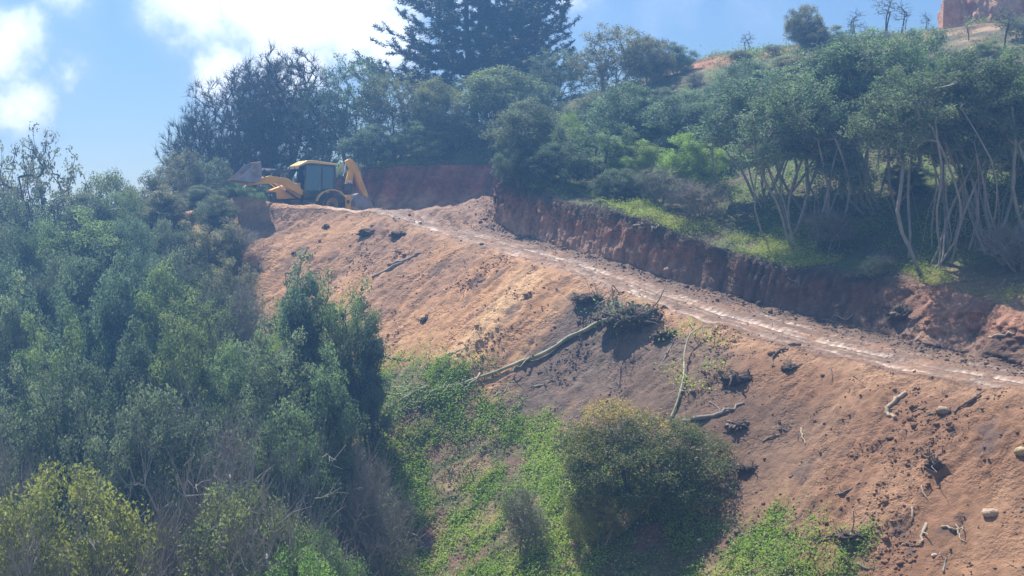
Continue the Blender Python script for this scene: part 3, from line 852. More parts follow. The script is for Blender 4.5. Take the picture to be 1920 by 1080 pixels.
def pine_proto(seed):
    rng = np.random.default_rng(seed)
    stems = [stem_line((0, 0, -.5), (-.5, 0, 13.5), rng, 10, .01), stem_line((0.1, 0, 2.5), (3.4, .3, 12), rng, 8, .02, -.08)]
    targets = []
    for st, zlo, zhi, reach in ((stems[0], 3.8, 13.5, 6.6), (stems[1], 4.6, 12, 5.2)):
        z = zlo
        while z < zhi:
            for k in range(6):
                a = rng.uniform(0, 2 * np.pi)
                if rng.random() < .45: a = rng.choice([0, np.pi]) + rng.normal(0, .35)
                f = (z - zlo) / (zhi - zlo)
                L = reach * (1 - .62 * f) * rng.uniform(.55, 1.1)
                i = np.argmin(np.abs(st[:, 2] - z)); b = st[i]
                for q in np.arange(.25, 1.01, .14 * 4 / max(L, 1.2)):
                    droop = -.10 * L * math.sin(q * 2.2) + .30 * L * q ** 2.6
                    for side in range(2):
                        targets.append(np.array([b[0] + math.cos(a) * L * q, b[1] + math.sin(a) * L * q, z + droop]) + rng.normal(size=3) * [.4 * q + .1, .4 * q + .1, .16])
            z += rng.uniform(.6, 1.0)
    T = np.array(targets)
    A, par, load, tips, ns = skeleton(stems, T, rng, .04, .3, 2)
    WV, WF = wood_mesh(A, par, load, .016, .42, .34)
    P = A[tips]; D = P - A[par[tips]]; D[:, 2] += .25 * np.linalg.norm(D, axis=1); D /= np.linalg.norm(D, axis=1, keepdims=True) + 1e-9
    n = 88
    k = np.repeat(np.arange(len(P)), n)
    ln = rng.uniform(-.55, .5, len(k))[:, None]
    od = D[k] + rng.normal(size=(len(k), 3)) * .75; od /= np.linalg.norm(od, axis=1, keepdims=True)
    cen = P[k] + D[k] * ln + od * rng.uniform(.05, .24, len(k))[:, None] 
    V, f = leaves(cen, .34, rng, .1, .17, od, .9)
    tone = np.repeat(rng.random(len(P)), n) * .7 + rng.random(len(k)) * .3
    return dict(wood=new_mesh('wood', WV, WF, M_BARK_DARK), crown=new_mesh('crown', V, f, M_NEEDLE, False, {'tone': np.repeat(tone, 4)}),
                h=float(V[:, 2].max()), w=float(np.percentile(V[:, 0], 99.5) - np.percentile(V[:, 0], .5)), cx=float((np.percentile(V[:, 0], 99.5) + np.percentile(V[:, 0], .5)) / 2))
PR['pine'] = [pine_proto(181)]
print('protos', {k: [(round(p['h'], 1), round(p['w'], 1), p['crown'] is not None) for p in v] for k, v in PR.items()})

PLANTS = []


def plant(kind, var, px, ytop, depth, wpx, label, name='bush', cat='bush', tint=(1, 1, 1), group=None, rot=None, base_px=None, rngseed=None):
    """stand a plant on the hillside: bearing px, top at row ytop, distance depth (m), breadth wpx (px)"""
    p = PR[kind][var % len(PR[kind])]
    r = px_ray(px, 540)
    x = r[0] * depth; y = depth
    g, _ = drop(x, y)
    ztop = px_ray(px, ytop)[2] * depth
    h = max(ztop - g.z, 0.8) + .1
    w = wpx / F * depth
    rot = rot if rot is not None else random.Random(int(px * 7 + ytop * 3 + depth)).choice([0, 0, 1, 1]) * math.pi + random.Random(int(px + ytop)).uniform(-.5, .5)
    sx = w / p['w']; sz = h / p['h']
    sx = min(max(sx, sz * .55), sz * 1.9)
    root = thing(name, label, cat, (x - p['cx'] * sx * math.cos(rot), y - p['cx'] * sx * math.sin(rot), g.z - .1), group)
    root.rotation_euler.z = rot
    root.scale = (sx, sx, sz)
    if p['wood']:
        t = link('trunk' if kind in ('multi', 'open', 'bare', 'pine') else 'stem', p['wood'], root)
    if p['crown']:
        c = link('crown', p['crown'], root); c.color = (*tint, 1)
    PLANTS.append(root)
    return root

# ------------------------------------------------------------------ the wood and the scrub
G_GULLY = 'scrub filling the gully on the left'
G_LEFT_SKY = 'trees and bushes along the left skyline'
G_BARE = 'bare crowned trees behind the digger'
G_RIDGE = 'trees behind the red bank'
G_BANK = 'bushes on top of the cut bank'
G_STEM = 'many stemmed trees above the track'
G_CREST = 'plants on the bare crest of the hill'
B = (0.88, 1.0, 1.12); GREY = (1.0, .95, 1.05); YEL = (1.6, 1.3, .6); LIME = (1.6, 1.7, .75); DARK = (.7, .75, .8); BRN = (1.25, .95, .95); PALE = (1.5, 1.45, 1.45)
plant('pine', 0, 885, -85, 108, 372, 'huge dark conifer with upswept branches on the skyline, taller than everything else', 'pine_tree', 'pine tree', group=None, rot=0.0)
# bare crowns behind the digger
plant('bare', 0, 432, 118, 97, 232, 'broad bare crowned tree, left half of the leafless clump behind the digger', 'bare_tree', 'tree', group=G_BARE, tint=BRN)
plant('bare', 1, 540, 70, 98, 170, 'tallest rounded leafless tree right above the digger cab', 'bare_tree', 'tree', group=G_BARE, tint=BRN)
plant('bare', 1, 488, 96, 100, 150, 'leafless tree in the middle of the bare clump above the loader bucket', 'bare_tree', 'tree', group=G_BARE, tint=BRN)
plant('bare', 0, 375, 190, 95, 130, 'low spreading leafless tree at the far left end of the bare clump', 'bare_tree', 'tree', group=G_BARE, tint=GREY)
plant('open', 1, 600, 150, 96, 120, 'thin dark tree between the bare clump and the leafy trees, above the digger', 'leafy_tree', 'tree', group=G_RIDGE, tint=DARK)
plant('open', 1, 665, 98, 97, 150, 'leafy tree with wispy top directly above the raised backhoe arm', 'leafy_tree', 'tree', group=G_RIDGE, tint=B)
plant('open', 1, 742, 132, 96, 140, 'leafy tree with faint brown patches just left of the big conifer', 'leafy_tree', 'tree', group=G_RIDGE, tint=(1.2, 1.0, .8))
plant('dome', 2, 812, 140, 95, 105, 'rounded brownish green tree in front of the foot of the big conifer', 'leafy_tree', 'tree', group=G_RIDGE, tint=(1.3, 1.1, .8))
plant('dome', 0, 700, 225, 94, 120, 'low green bush on the lip of the red bank right of the backhoe arm', 'bush', 'bush', group=G_RIDGE, tint=B)
plant('dome', 1, 790, 222, 94, 120, 'low green bush on the lip of the red bank below the big conifer', 'bush', 'bush', group=G_RIDGE, tint=(1.1, 1.2, .9))
plant('dome', 0, 860, 205, 95.5, 120, 'grey green bush over the right end of the red bank', 'bush', 'bush', group=G_RIDGE, tint=GREY)
plant('dome', 2, 930, 118, 95.5, 200, 'large grey green domed tree standing right of the big conifer', 'leafy_tree', 'tree', group=G_RIDGE, tint=(1.2, 1.15, .9))
plant('open', 1, 1045, 88, 97, 130, 'dark tree behind and to the right of the big conifer', 'leafy_tree', 'tree', group=G_RIDGE, tint=DARK)
plant('dome', 1, 1010, 150, 93, 120, 'dark bush between the grey green dome and the leaning trunk', 'bush', 'bush', group=G_RIDGE, tint=DARK)
plant('open', 1, 1150, 42, 94, 150, 'reddish topped tree with several pale trunks on the ridge', 'leafy_tree', 'tree', group=G_RIDGE, tint=(1.25, .95, .95))
plant('dome', 0, 1215, 58, 96, 100, 'small dark rounded tree on the ridge right of the reddish topped one', 'leafy_tree', 'tree', group=G_RIDGE, tint=BRN)
plant('dome', 1, 1262, 74, 98, 80, 'low bluish green bush on the skyline at the start of the bare crest', 'bush', 'bush', group=G_CREST, tint=B)
plant('dome', 1, 1110, 165, 88, 110, 'grey bush around the foot of the leaning trunk', 'bush', 'bush', group=G_RIDGE, tint=GREY)
# above the near bank
plant('dome', 2, 985, 178, 77.6, 150, 'tall grey green bush above the corner of the cut bank', 'bush', 'bush', group=G_BANK, tint=GREY)
plant('slender', 0, 935, 262, 95, 70, 'small bush on the lip at the right end of the red bank', 'bush', 'bush', group=G_BANK, tint=GREY)
plant('dome', 1, 978, 262, 76.3, 100, 'dense bush overhanging the corner of the cut bank above the spoil heap', 'bush', 'bush', group=G_BANK, tint=DARK)
plant('dome', 0, 1068, 200, 84, 66, 'small bright yellowish green bush in front of the leaning trunk', 'bush', 'bush', group=G_BANK, tint=LIME)
plant('dome', 0, 1050, 258, 75.5, 130, 'dark green bush hanging over the lip of the bank where its scraped face is tallest', 'bush', 'bush', group=G_BANK, tint=DARK)
plant('dome', 2, 1180, 150, 79, 150, 'tall bluish green tree in the middle of the hillside thicket', 'leafy_tree', 'tree', group=G_BANK, tint=B)
plant('dome', 2, 1285, 165, 77, 160, 'broad bluish green tree between the thicket and the many stemmed trees', 'leafy_tree', 'tree', group=G_BANK, tint=B)
plant('slender', 1, 1130, 230, 76, 110, 'upright green bush left of the bright sunlit patch', 'bush', 'bush', group=G_BANK, tint=(1, 1.1, 1.0))
plant('dome', 1, 1205, 255, 74.5, 130, 'bright green sunlit bush in the centre of the thicket', 'bush', 'bush', group=G_BANK, tint=LIME)
plant('dome', 1, 1295, 240, 72.5, 120, 'bright green bush beside the leftmost many stemmed tree', 'bush', 'bush', group=G_BANK, tint=(1.8, 2.0, .9))
plant('dome', 0, 1165, 310, 72, 110, 'low dark bush just above the bank edge below the bright thicket', 'bush', 'bush', group=G_BANK, tint=DARK)
plant('tangle', 1, 1240, 300, 70, 120, 'twiggy grey tangle above the grass lip of the bank', 'bush', 'bush', group=G_BANK, tint=(1.1, 1.2, 1))
plant('tangle', 0, 1310, 325, 68, 120, 'low twiggy green scrub left of the pale trunks', 'bush', 'bush', group=G_BANK, tint=(1.1, 1.4, .9))
plant('dome', 2, 1395, 105, 80, 120, 'tree with dark tufted top at the left end of the tall stand', 'leafy_tree', 'tree', group=G_STEM, tint=B)
plant('multi', 1, 1440, 105, 69, 260, 'leftmost many stemmed tree, pale thin trunks fanning left', 'many_stemmed_tree', 'tree', group=G_STEM, tint=B)
plant('multi', 1, 1500, 105, 64.5, 230, 'many stemmed tree with two pale trunks rooted near the grassy lip', 'many_stemmed_tree', 'tree', group=G_STEM, tint=(1.0, 1.1, 1.1), rot=math.pi)
plant('multi', 2, 1570, 58, 67, 190, 'tall many stemmed tree left of centre in the dark stand', 'many_stemmed_tree', 'tree', group=G_STEM, tint=B)
plant('multi', 0, 1645, 28, 66, 330, 'tallest bluish crown of the many stemmed stand', 'many_stemmed_tree', 'tree', group=G_STEM, tint=(1.0, 1.15, 1.1))
plant('multi', 0, 1750, 82, 60.2, 320, 'largest many stemmed tree with crooked pale trunks right at the bank edge', 'many_stemmed_tree', 'tree', group=G_STEM, tint=(.95, 1.0, .9), rot=.2)
plant('multi', 2, 1820, 70, 61, 210, 'dark crowned many stemmed tree behind the crooked pale trunks', 'many_stemmed_tree', 'tree', group=G_STEM, tint=(.65, .75, .75))
plant('multi', 1, 1895, 52, 60, 220, 'many stemmed tree cut by the right edge of the picture', 'many_stemmed_tree', 'tree', group=G_STEM, tint=(.85, .95, .8))
DL = ['dark bush behind the gap between the two groups of pale trunks', 'dark bush deep behind the middle of the tall stand', 'dark bush behind the crooked pale trunks', 'dark bush behind the right end of the stand', 'dark bush behind the leftmost many stemmed tree',
      'dark bush low behind the trunks left of the crooked ones', 'dark bush cut by the right edge behind the stand', 'small dark bush low between the pale trunk groups', 'dark bush in the hollow right of the crooked pale trunks']
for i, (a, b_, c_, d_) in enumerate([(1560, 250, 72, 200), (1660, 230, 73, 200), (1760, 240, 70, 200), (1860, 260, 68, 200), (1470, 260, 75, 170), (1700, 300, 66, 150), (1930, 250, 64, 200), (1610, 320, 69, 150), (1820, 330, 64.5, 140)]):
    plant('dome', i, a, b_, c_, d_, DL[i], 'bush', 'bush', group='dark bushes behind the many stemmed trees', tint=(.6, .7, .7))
plant('tangle', 0, 1905, 400, 58, 130, 'tangle of bare twigs right of the crooked trunks at the right edge', 'bush', 'bush', group=G_STEM, tint=(.8, .9, .8))
plant('tangle', 1, 1560, 380, 63.5, 110, 'thin twiggy undergrowth between the two groups of pale trunks', 'bush', 'bush', group=G_STEM, tint=(.8, .9, .8))
plant('tangle', 1, 1640, 470, 60, 100, 'low green weeds at the lip right of the dark bank face', 'bush', 'bush', group=G_STEM, tint=(1.2, 1.6, .9))
# hillside thicket behind the tall stand
for i, (a, t, dp, wd, ti, lab) in enumerate([
    (1345, 150, 84, 120, B, 'hazy bush on the slope left of the tall stand, half way to the skyline'), (1415, 118, 88, 120, GREY, 'grey bush just under the bare crest left of the round bush'),
    (1475, 100, 86, 120, BRN, 'brownish bush under the round bush of the crest'), (1555, 78, 84, 130, GREY, 'grey bush rising behind the tall stand below the crest'),
    (1710, 38, 74, 150, B, 'tree top between the two highest crowns of the stand'), (1600, 46, 76, 150, B, 'broad crown behind the left part of the tall stand'),
    (1790, 85, 72, 160, DARK, 'dark crown behind the crooked pale trunks'), (1850, 120, 70, 150, (1.0, 1.2, .8), 'green crown below the red bluff'),
    (1925, 110, 68, 150, (1.2, 1.3, .7), 'yellow green crown at the right edge below the bluff'), (1330, 215, 80, 110, B, 'small round bush above the bright thicket'),
    (1250, 160, 88, 110, GREY, 'grey bush on the grassy slope below the ridge'), (1300, 130, 93, 70, (1.2, 1.1, .9), 'small bush alone on the grassy slope near the skyline'),
    (1385, 92, 97, 70, BRN, 'low brown shrub on the skyline under the sparse reddish sapling'), (1445, 84, 97, 80, GREY, 'low grey shrub on the orange earth left of the round bush'),
    (1585, 66, 95, 90, (1.2, 1.2, .9), 'low shrub on the crest right of the round bush'), (1650, 64, 95, 80, GREY, 'grey shrub at the foot of the two bare saplings'),
    (1840, 72, 82, 80, (1.2, 1.2, .9), 'pale shrub on the dry slope below the red bluff'), (1900, 30, 86, 70, GREY, 'sparse shrub against the right part of the red bluff')]):
    plant(['dome', 'open', 'dome', 'tangle'][i % 4], i, a, t, dp, wd, lab, 'bush', 'bush', group='thicket on the hillside behind the tall stand', tint=ti)
# crest
plant('dome', 0, 1502, 2, 97, 78, 'round dense bush standing alone on the bare crest', 'bush', 'bush', group=G_CREST, tint=BRN)
plant('dome', 1, 1540, 45, 96, 95, 'low brown bush beside the round bush on the crest', 'bush', 'bush', group=G_CREST, tint=BRN)
plant('sapling', 1, 1398, 58, 99, 60, 'sparse reddish sapling on the skyline left of the round bush', 'sapling', 'sapling', group=G_CREST, tint=BRN)
plant('sapling', 0, 1598, 12, 98, 40, 'small leafy sapling on the skyline right of the round bush', 'sapling', 'sapling', group=G_CREST, tint=BRN)
plant('sapling', 1, 1652, -14, 98, 44, 'taller of two bare saplings standing together on the crest', 'sapling', 'sapling', group=G_CREST, tint=BRN)
plant('sapling', 0, 1684, -4, 98, 40, 'shorter of two bare saplings standing together on the crest', 'sapling', 'sapling', group=G_CREST, tint=BRN)
plant('sapling', 0, 1728, 18, 97, 36, 'thin sapling just left of the red bluff', 'sapling', 'sapling', group=G_CREST, tint=BRN)
plant('sapling', 1, 1810, 40, 88, 40, 'thin dead sapling on the dry slope below the red bluff', 'sapling', 'sapling', group=G_CREST, tint=GREY)
plant('sapling', 1, 1872, 8, 84, 70, 'tall dead sapling in front of the red bluff', 'sapling', 'sapling', group=G_CREST, tint=GREY)
# left skyline
plant('open', 0, 62, 226, 88, 220, 'open crowned tree with dark leaf tufts against the sky at the far left', 'leafy_tree', 'tree', group=G_LEFT_SKY, tint=BRN)
plant('open', 0, -35, 232, 90, 180, 'open crowned tree cut by the left edge of the picture', 'leafy_tree', 'tree', group=G_LEFT_SKY, tint=BRN)
plant('dome', 0, 208, 303, 92, 130, 'low greenish dome on the skyline next to the far left tree', 'bush', 'bush', group=G_LEFT_SKY, tint=(1.2, 1.1, .8))
plant('dome', 1, 300, 300, 93, 120, 'low dark dome on the skyline below the gap of blue sky', 'bush', 'bush', group=G_LEFT_SKY, tint=BRN)
plant('open', 1, 345, 275, 90, 90, 'brownish bush with a broken top left of the bare clump', 'bush', 'bush', group=G_LEFT_SKY, tint=BRN)
plant('open', 1, 400, 290, 90, 90, 'thin leafy bush left of the loader bucket', 'bush', 'bush', group=G_LEFT_SKY, tint=GREY)
plant('dome', 1, 455, 335, 89, 80, 'dark green bush behind the loader bucket', 'bush', 'bush', group=G_LEFT_SKY, tint=(.9, 1.1, .8))
plant('dome', 0, 520, 325, 93, 90, 'dark green bush behind the digger bonnet', 'bush', 'bush', group=G_LEFT_SKY, tint=DARK)
plant('dome', 2, 410, 362, 82, 85, 'dark bush hiding the far end of the soil mound', 'bush', 'bush', group=G_LEFT_SKY, tint=GREY)
plant('tangle', 1, 445, 415, 79, 70, 'thin bare brush in front of the far end of the soil mound', 'bush', 'bush', group=G_LEFT_SKY, tint=GREY)
# gully, row by row from the far side to the near side
rows = [
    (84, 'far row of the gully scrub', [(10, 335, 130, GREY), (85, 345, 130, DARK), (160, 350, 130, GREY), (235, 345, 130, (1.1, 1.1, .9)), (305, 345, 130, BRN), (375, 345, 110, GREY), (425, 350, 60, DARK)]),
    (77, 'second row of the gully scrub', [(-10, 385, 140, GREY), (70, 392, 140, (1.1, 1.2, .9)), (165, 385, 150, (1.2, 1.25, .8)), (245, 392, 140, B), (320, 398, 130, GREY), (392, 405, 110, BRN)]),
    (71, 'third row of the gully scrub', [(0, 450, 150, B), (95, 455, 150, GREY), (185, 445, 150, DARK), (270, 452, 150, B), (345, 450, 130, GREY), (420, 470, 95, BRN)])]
words = ['leftmost', 'second from the left', 'third from the left', 'fourth from the left', 'fifth from the left', 'sixth from the left', 'rightmost']
for depth, rowname, items in rows:
    for i, (a, t, wd, ti) in enumerate(items):
        wname = 'rightmost' if i == len(items) - 1 else words[i]
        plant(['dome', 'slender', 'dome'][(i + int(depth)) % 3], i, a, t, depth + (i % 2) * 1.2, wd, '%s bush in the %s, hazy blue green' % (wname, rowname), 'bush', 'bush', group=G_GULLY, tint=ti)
S_ = 'scrub_tree'
near = [
    ('slender', 0, 25, 505, 66, 120, (1.25, 1.2, 1.2), 'upright scrub tree with sunlit pale top by the left edge'),
    ('slender', 1, 95, 560, 63, 110, (1.2, 1.25, .8), 'scrub tree with yellowish crown near the left edge'),
    ('slender', 1, 160, 482, 66, 120, B, 'tall blue green scrub tree above the dark hollow on the left'),
    ('slender', 0, 228, 468, 67, 110, B, 'tallest blue green scrub tree of the left group'),
    ('dome', 2, 300, 478, 66.5, 120, (1.2, 1.25, .8), 'scrub tree with a domed yellow green top'),
    ('slender', 1, 370, 518, 65, 100, (1.3, 1.2, .9), 'scrub tree right of the domed yellow green one, thin and upright'),
    ('tangle', 1, 440, 500, 69, 100, GREY, 'bare twiggy scrub against the left foot of the soil slope'),
    ('slender', 0, 575, 462, 60, 130, B, 'tall slender tree standing in front of the soil slope'),
    ('slender', 1, 645, 498, 59, 110, (1.1, 1.15, .9), 'second slender tree in front of the soil slope, right of the tallest'),
    ('slender', 0, 688, 560, 58, 60, DARK, 'narrow dark tree at the right end of the scrub'),
    ('slender', 1, 520, 590, 57, 130, (1.25, 1.2, 1.2), 'scrub tree with glossy pale leaves left of the two slender trees'),
    ('dome', 1, 455, 615, 59, 130, (1.2, 1.3, 1), 'rounded scrub tree in the middle of the gully'),
    ('dome', 2, 345, 585, 60, 130, (1.1, 1.1, .7), 'olive scrub tree left of the middle of the gully'),
    ('slender', 0, 255, 590, 60, 120, DARK, 'dark scrub tree under the domed yellow green one'),
    ('slender', 1, 60, 650, 56, 130, GREY, 'grey scrub tree low at the left edge'),
    ('dome', 2, 150, 650, 57, 120, DARK, 'dark scrub tree over the yellowish bush'),
    ('slender', 0, 610, 640, 54, 130, (1, 1.1, 1), 'leafy scrub in front of the slender trees'),
    ('slender', 1, 200, 700, 53, 140, GREY, 'grey leafy scrub above the yellowish bush'),
    ('dome', 1, 320, 690, 53, 150, GREY, 'grey leafy scrub in the hollow of the gully'),
    ('tangle', 1, 430, 710, 52, 150, GREY, 'grey twiggy scrub above the pale topped bush'),
    ('dome', 2, 540, 735, 52, 140, (1.0, 1.1, .95), 'leafy scrub beside the fallen trunk tips'),
    ('tangle', 0, 650, 760, 54, 130, (1.1, 1.2, 1), 'low twiggy scrub under the crown of the fallen tree'),
    ('tangle', 1, 20, 760, 50, 130, DARK, 'dark twiggy scrub at the left edge above the yellowish bush'),
    ('round', 0, 108, 832, 46, 215, YEL, 'rounded yellowish bush in the lower left corner'),
    ('round', 1, 470, 828, 46, 180, (1.45, 1.35, .95), 'bush with pale grey green top and yellow flanks'),
    ('tangle', 0, 330, 850, 47, 190, GREY, 'tangle of grey dead twigs between the yellowish bush and the pale topped bush'),
    ('tangle', 0, 240, 935, 45, 190, GREY, 'low dead twigs near the bottom edge left of centre'),
    ('round', 1, 590, 930, 46, 130, (1.2, 1.5, .8), 'green bush at the bottom of the gully right of the pale topped bush'),
    ('tangle', 1, 420, 950, 44, 170, (1, 1.2, .8), 'dark green scrub at the bottom edge of the gully'),
    ('round', 0, 545, 1000, 44, 130, (1.2, 1.5, .7), 'low yellow green bush touching the bottom edge'),
    ('tangle', 1, 60, 960, 44, 170, DARK, 'dark scrub in the bottom left corner'),
    ('tangle', 0, 700, 830, 52, 110, (1.1, 1.3, .9), 'cut branches heaped at the edge of the herbs'),
    ('main', 0, 1210, 745, 49.5, 305, (1, 1, 1), 'big dense round bush with orange new growth on top, alone on the lower slope'),
    ('round', 0, 1125, 895, 48.6, 125, (1.6, 1.3, .7), 'small yellow green bush in front of the big round bush'),
    ('tangle', 1, 985, 890, 50.0, 90, (1.1, 1.1, .8), 'small leaning bush with grey branches left of the big round bush'),
    ('dead', 0, 430, 722, 50, 80, (1, 1, 1), 'pale dead forked stem rising out of the dark hollow'),
    ('dead', 1, 325, 770, 47, 90, (1, 1, 1), 'thin dead tree with drooping twigs beside the yellowish bush'),
    ('dead', 0, 500, 850, 44.5, 90, (1, 1, 1), 'bare pale stems under the pale topped bush'),
    ('dead', 1, 75, 880, 44, 80, (1, 1, 1), 'bare hanging stems below the yellowish bush'),
    ('dead', 1, 560, 760, 51, 100, (1, 1, 1), 'crossing bare stems left of the fallen tree top'),
    ('dead', 0, 350, 665, 56, 60, (1, 1, 1), 'bare grey stem in the middle of the scrub'),
    ('dead', 1, 200, 1000, 43, 130, (1, 1, 1), 'pale curved dead branches near the bottom left corner'),
]
for k, v, a, t, dp, wd, ti, lab in near:
    nm = {'dead': 'dead_tree', 'tangle': 'scrub', 'slender': 'scrub_tree', 'main': 'round_bush', 'sapling': 'sapling'}.get(k, 'bush')
    plant(k, v, a, t, dp, wd, lab, nm, {'scrub_tree': 'tree', 'dead_tree': 'dead tree', 'sapling': 'sapling'}.get(nm, 'bush'), group=G_GULLY if a < 720 else None, tint=ti, rot=(0.0 if k in ('main',) else None))
print('plants', len(PLANTS))

# ------------------------------------------------------------------ backhoe loader
M_YEL = mat_simple('machine_yellow', (0.90, 0.48, 0.05), 0.4, dirt=(0.45, 0.26, 0.14), dirt_amt=.55, nscale=1.6)
M_YEL_CLEAN = mat_simple('machine_yellow_roof', (0.92, 0.66, 0.22), 0.35, noise=.15, nscale=2)
M_BLK = mat_simple('machine_black', (0.028, 0.03, 0.034), 0.5, dirt=(0.16, 0.11, 0.08), dirt_amt=.6, nscale=2.2)
M_STEEL = mat_simple('worn_steel', (0.30, 0.33, 0.38), 0.38, metal=.5, dirt=(0.22, 0.14, 0.10), dirt_amt=.8, nscale=1.8)
M_CHROME = mat_simple('chrome_rod', (0.85, 0.87, 0.9), 0.16, metal=1.0)
M_RUBBER = mat_simple('tyre_rubber', (0.03, 0.03, 0.032), 0.85, dirt=(0.20, 0.13, 0.09), dirt_amt=.55, nscale=2.5)
M_RIM = mat_simple('rim_yellow', (0.62, 0.36, 0.10), 0.5, dirt=(0.34, 0.21, 0.14), dirt_amt=.7, nscale=3)
M_MUDDY = mat_simple('muddy_steel', (0.30, 0.17, 0.11), 0.85, dirt=(0.20, 0.19, 0.20), dirt_amt=.6, nscale=1.4)
M_WHITE = mat_simple('white_panel', (0.8, 0.82, 0.84), 0.5)
M_BLUE = mat_simple('blue_mark', (0.05, 0.10, 0.28), 0.5)
M_SEAT = mat_simple('seat_cloth', (0.05, 0.05, 0.06), 0.9)


def mat_glass():
    m, nt, out = mat_new('tinted_glass')
    N, L = nt.nodes.new, nt.links.new
    t = N('ShaderNodeBsdfTransparent'); t.inputs['Color'].default_value = (0.05, 0.13, 0.27, 1)
    g = N('ShaderNodeBsdfGlossy'); g.inputs['Roughness'].default_value = 0.06; g.inputs['Color'].default_value = (0.6, 0.82, 1, 1)
    fr = N('ShaderNodeFresnel'); fr.inputs['IOR'].default_value = 2.3
    ms = N('ShaderNodeMixShader'); L(fr.outputs[0], ms.inputs[0]); L(t.outputs[0], ms.inputs[1]); L(g.outputs[0], ms.inputs[2])
    L(ms.outputs[0], out.inputs['Surface'])
    return m
M_GLASS = mat_glass()


def prism(prof, y0, y1):
    n = len(prof); P = np.array(prof, float)
    V = np.concatenate([np.stack([P[:, 0], np.full(n, y0), P[:, 1]], 1), np.stack([P[:, 0], np.full(n, y1), P[:, 1]], 1)])
    k = np.arange(n); kk = (k + 1) % n
    return V, [np.stack([k, kk, kk + n, k + n], 1), k[None, ::-1].copy(), (k + n)[None].copy()]


def boxm(x0, x1, y0, y1, z0, z1):
    return prism([(x0, z0), (x1, z0), (x1, z1), (x0, z1)], y0, y1)


def bar(p0, p1, r0, r1=None, n=10):
    p0, p1 = np.array(p0, float), np.array(p1, float)
    return polytube(np.stack([p0, p0 + (p1 - p0) * .5, p1]), [r0, r0 if r1 is None else (r0 + r1) / 2, r0 if r1 is None else r1], n)


def beam(p0, p1, w, t):
    """rectangular bar between two points of the x-z plane at lateral y, width w across y, thickness t"""
    p0, p1 = np.array(p0, float), np.array(p1, float)
    d = p1 - p0; d /= np.linalg.norm(d); n = np.array([-d[2], 0, d[0]])
    prof = [(p0 + n * t / 2)[[0, 2]], (p1 + n * t / 2)[[0, 2]], (p1 - n * t / 2)[[0, 2]], (p0 - n * t / 2)[[0, 2]]]
    return prism(prof, p0[1] - w / 2, p0[1] + w / 2)


def lathe(prof, cx, cz, y, n=40, side=1):
    """profile [(radius, lateral offset)] revolved about the axle direction"""
    m = len(prof); a = np.arange(n) * 2 * np.pi / n
    V = []
    for r, o in prof:
        V.append(np.stack([cx + np.cos(a) * r, np.full(n, y + o * side), cz + np.sin(a) * r], 1))
    V = np.concatenate(V); k = np.arange(n); kk = (k + 1) % n; i = np.arange(m - 1)[:, None] * n
    return V, [np.stack([i + k, i + kk, i + kk + n, i + k + n], -1).reshape(-1, 4)]


def mpart(name, parts, mat, parent, bevel=0.0, smooth=False):
    V, Fc = merge(parts if isinstance(parts, list) and isinstance(parts[0], tuple) else [parts])
    me = new_mesh(name, V, Fc, mat, smooth)
    me.validate()
    bm = __import__('bmesh').new(); bm.from_mesh(me); __import__('bmesh').ops.recalc_face_normals(bm, faces=bm.faces); bm.to_mesh(me); bm.free()
    o = link(name, me, parent)
    if bevel:
        b = o.modifiers.new('bevel', 'BEVEL'); b.width = bevel; b.segments = 2; b.limit_method = 'ANGLE'
    return o


def wheel(parent, x, y, r, w, name, lugs=18):
    side = 1 if y > 0 else -1
    ri = r * .50
    hub = link(name, None, parent, (0, 0, 0)); hub.empty_display_size = .2
    ty = [lathe([(ri, -.45 * w), (r * .86, -.5 * w), (r * .95, -.40 * w), (r * .97, 0), (r * .95, .40 * w), (r * .86, .5 * w), (ri, .42 * w)], x, r, y, 40)]
    for k in range(lugs):
        for h in (-1, 1):
            a = 2 * np.pi * (k + (.25 if h > 0 else 0)) / lugs
            a2 = a + .16
            p = []
            for aa, oo in ((a, 0.02), (a2, .5)):
                for da in (-.035, .035):
                    for rr in (.94, 1.0):
                        p.append((x + math.cos(aa + da) * r * rr, y + h * oo * w * .96, r + math.sin(aa + da) * r * rr * (1 if oo < .1 else .98)))
            ty.append((np.array(p), [np.array([(0, 1, 3, 2), (4, 6, 7, 5), (0, 4, 5, 1), (2, 3, 7, 6), (1, 5, 7, 3), (0, 2, 6, 4)])]))
    # the wheel itself is the mesh of the tyre; rim below it
    o = mpart('tyre', ty, M_RUBBER, hub)
    rim = mpart('rim', [lathe([(ri * 1.02, .40), (ri * .98, .46), (ri * .86, .40), (ri * .80, .12), (ri * .35, .10), (ri * .33, .30), (0.001, .31)], x, r, y, 32, side * w),
                        lathe([(ri * 1.02, -.40), (ri * .9, -.40), (ri * .8, .0), (0.001, 0)], x, r, y, 32, side * w)], M_RIM, hub, smooth=False)
    mpart('hub', [lathe([(ri * .42, .12), (ri * .42, .36), (ri * .2, .42), (0.001, .42)], x, r, y, 20, side * w)], M_BLK, hub)
    return hub


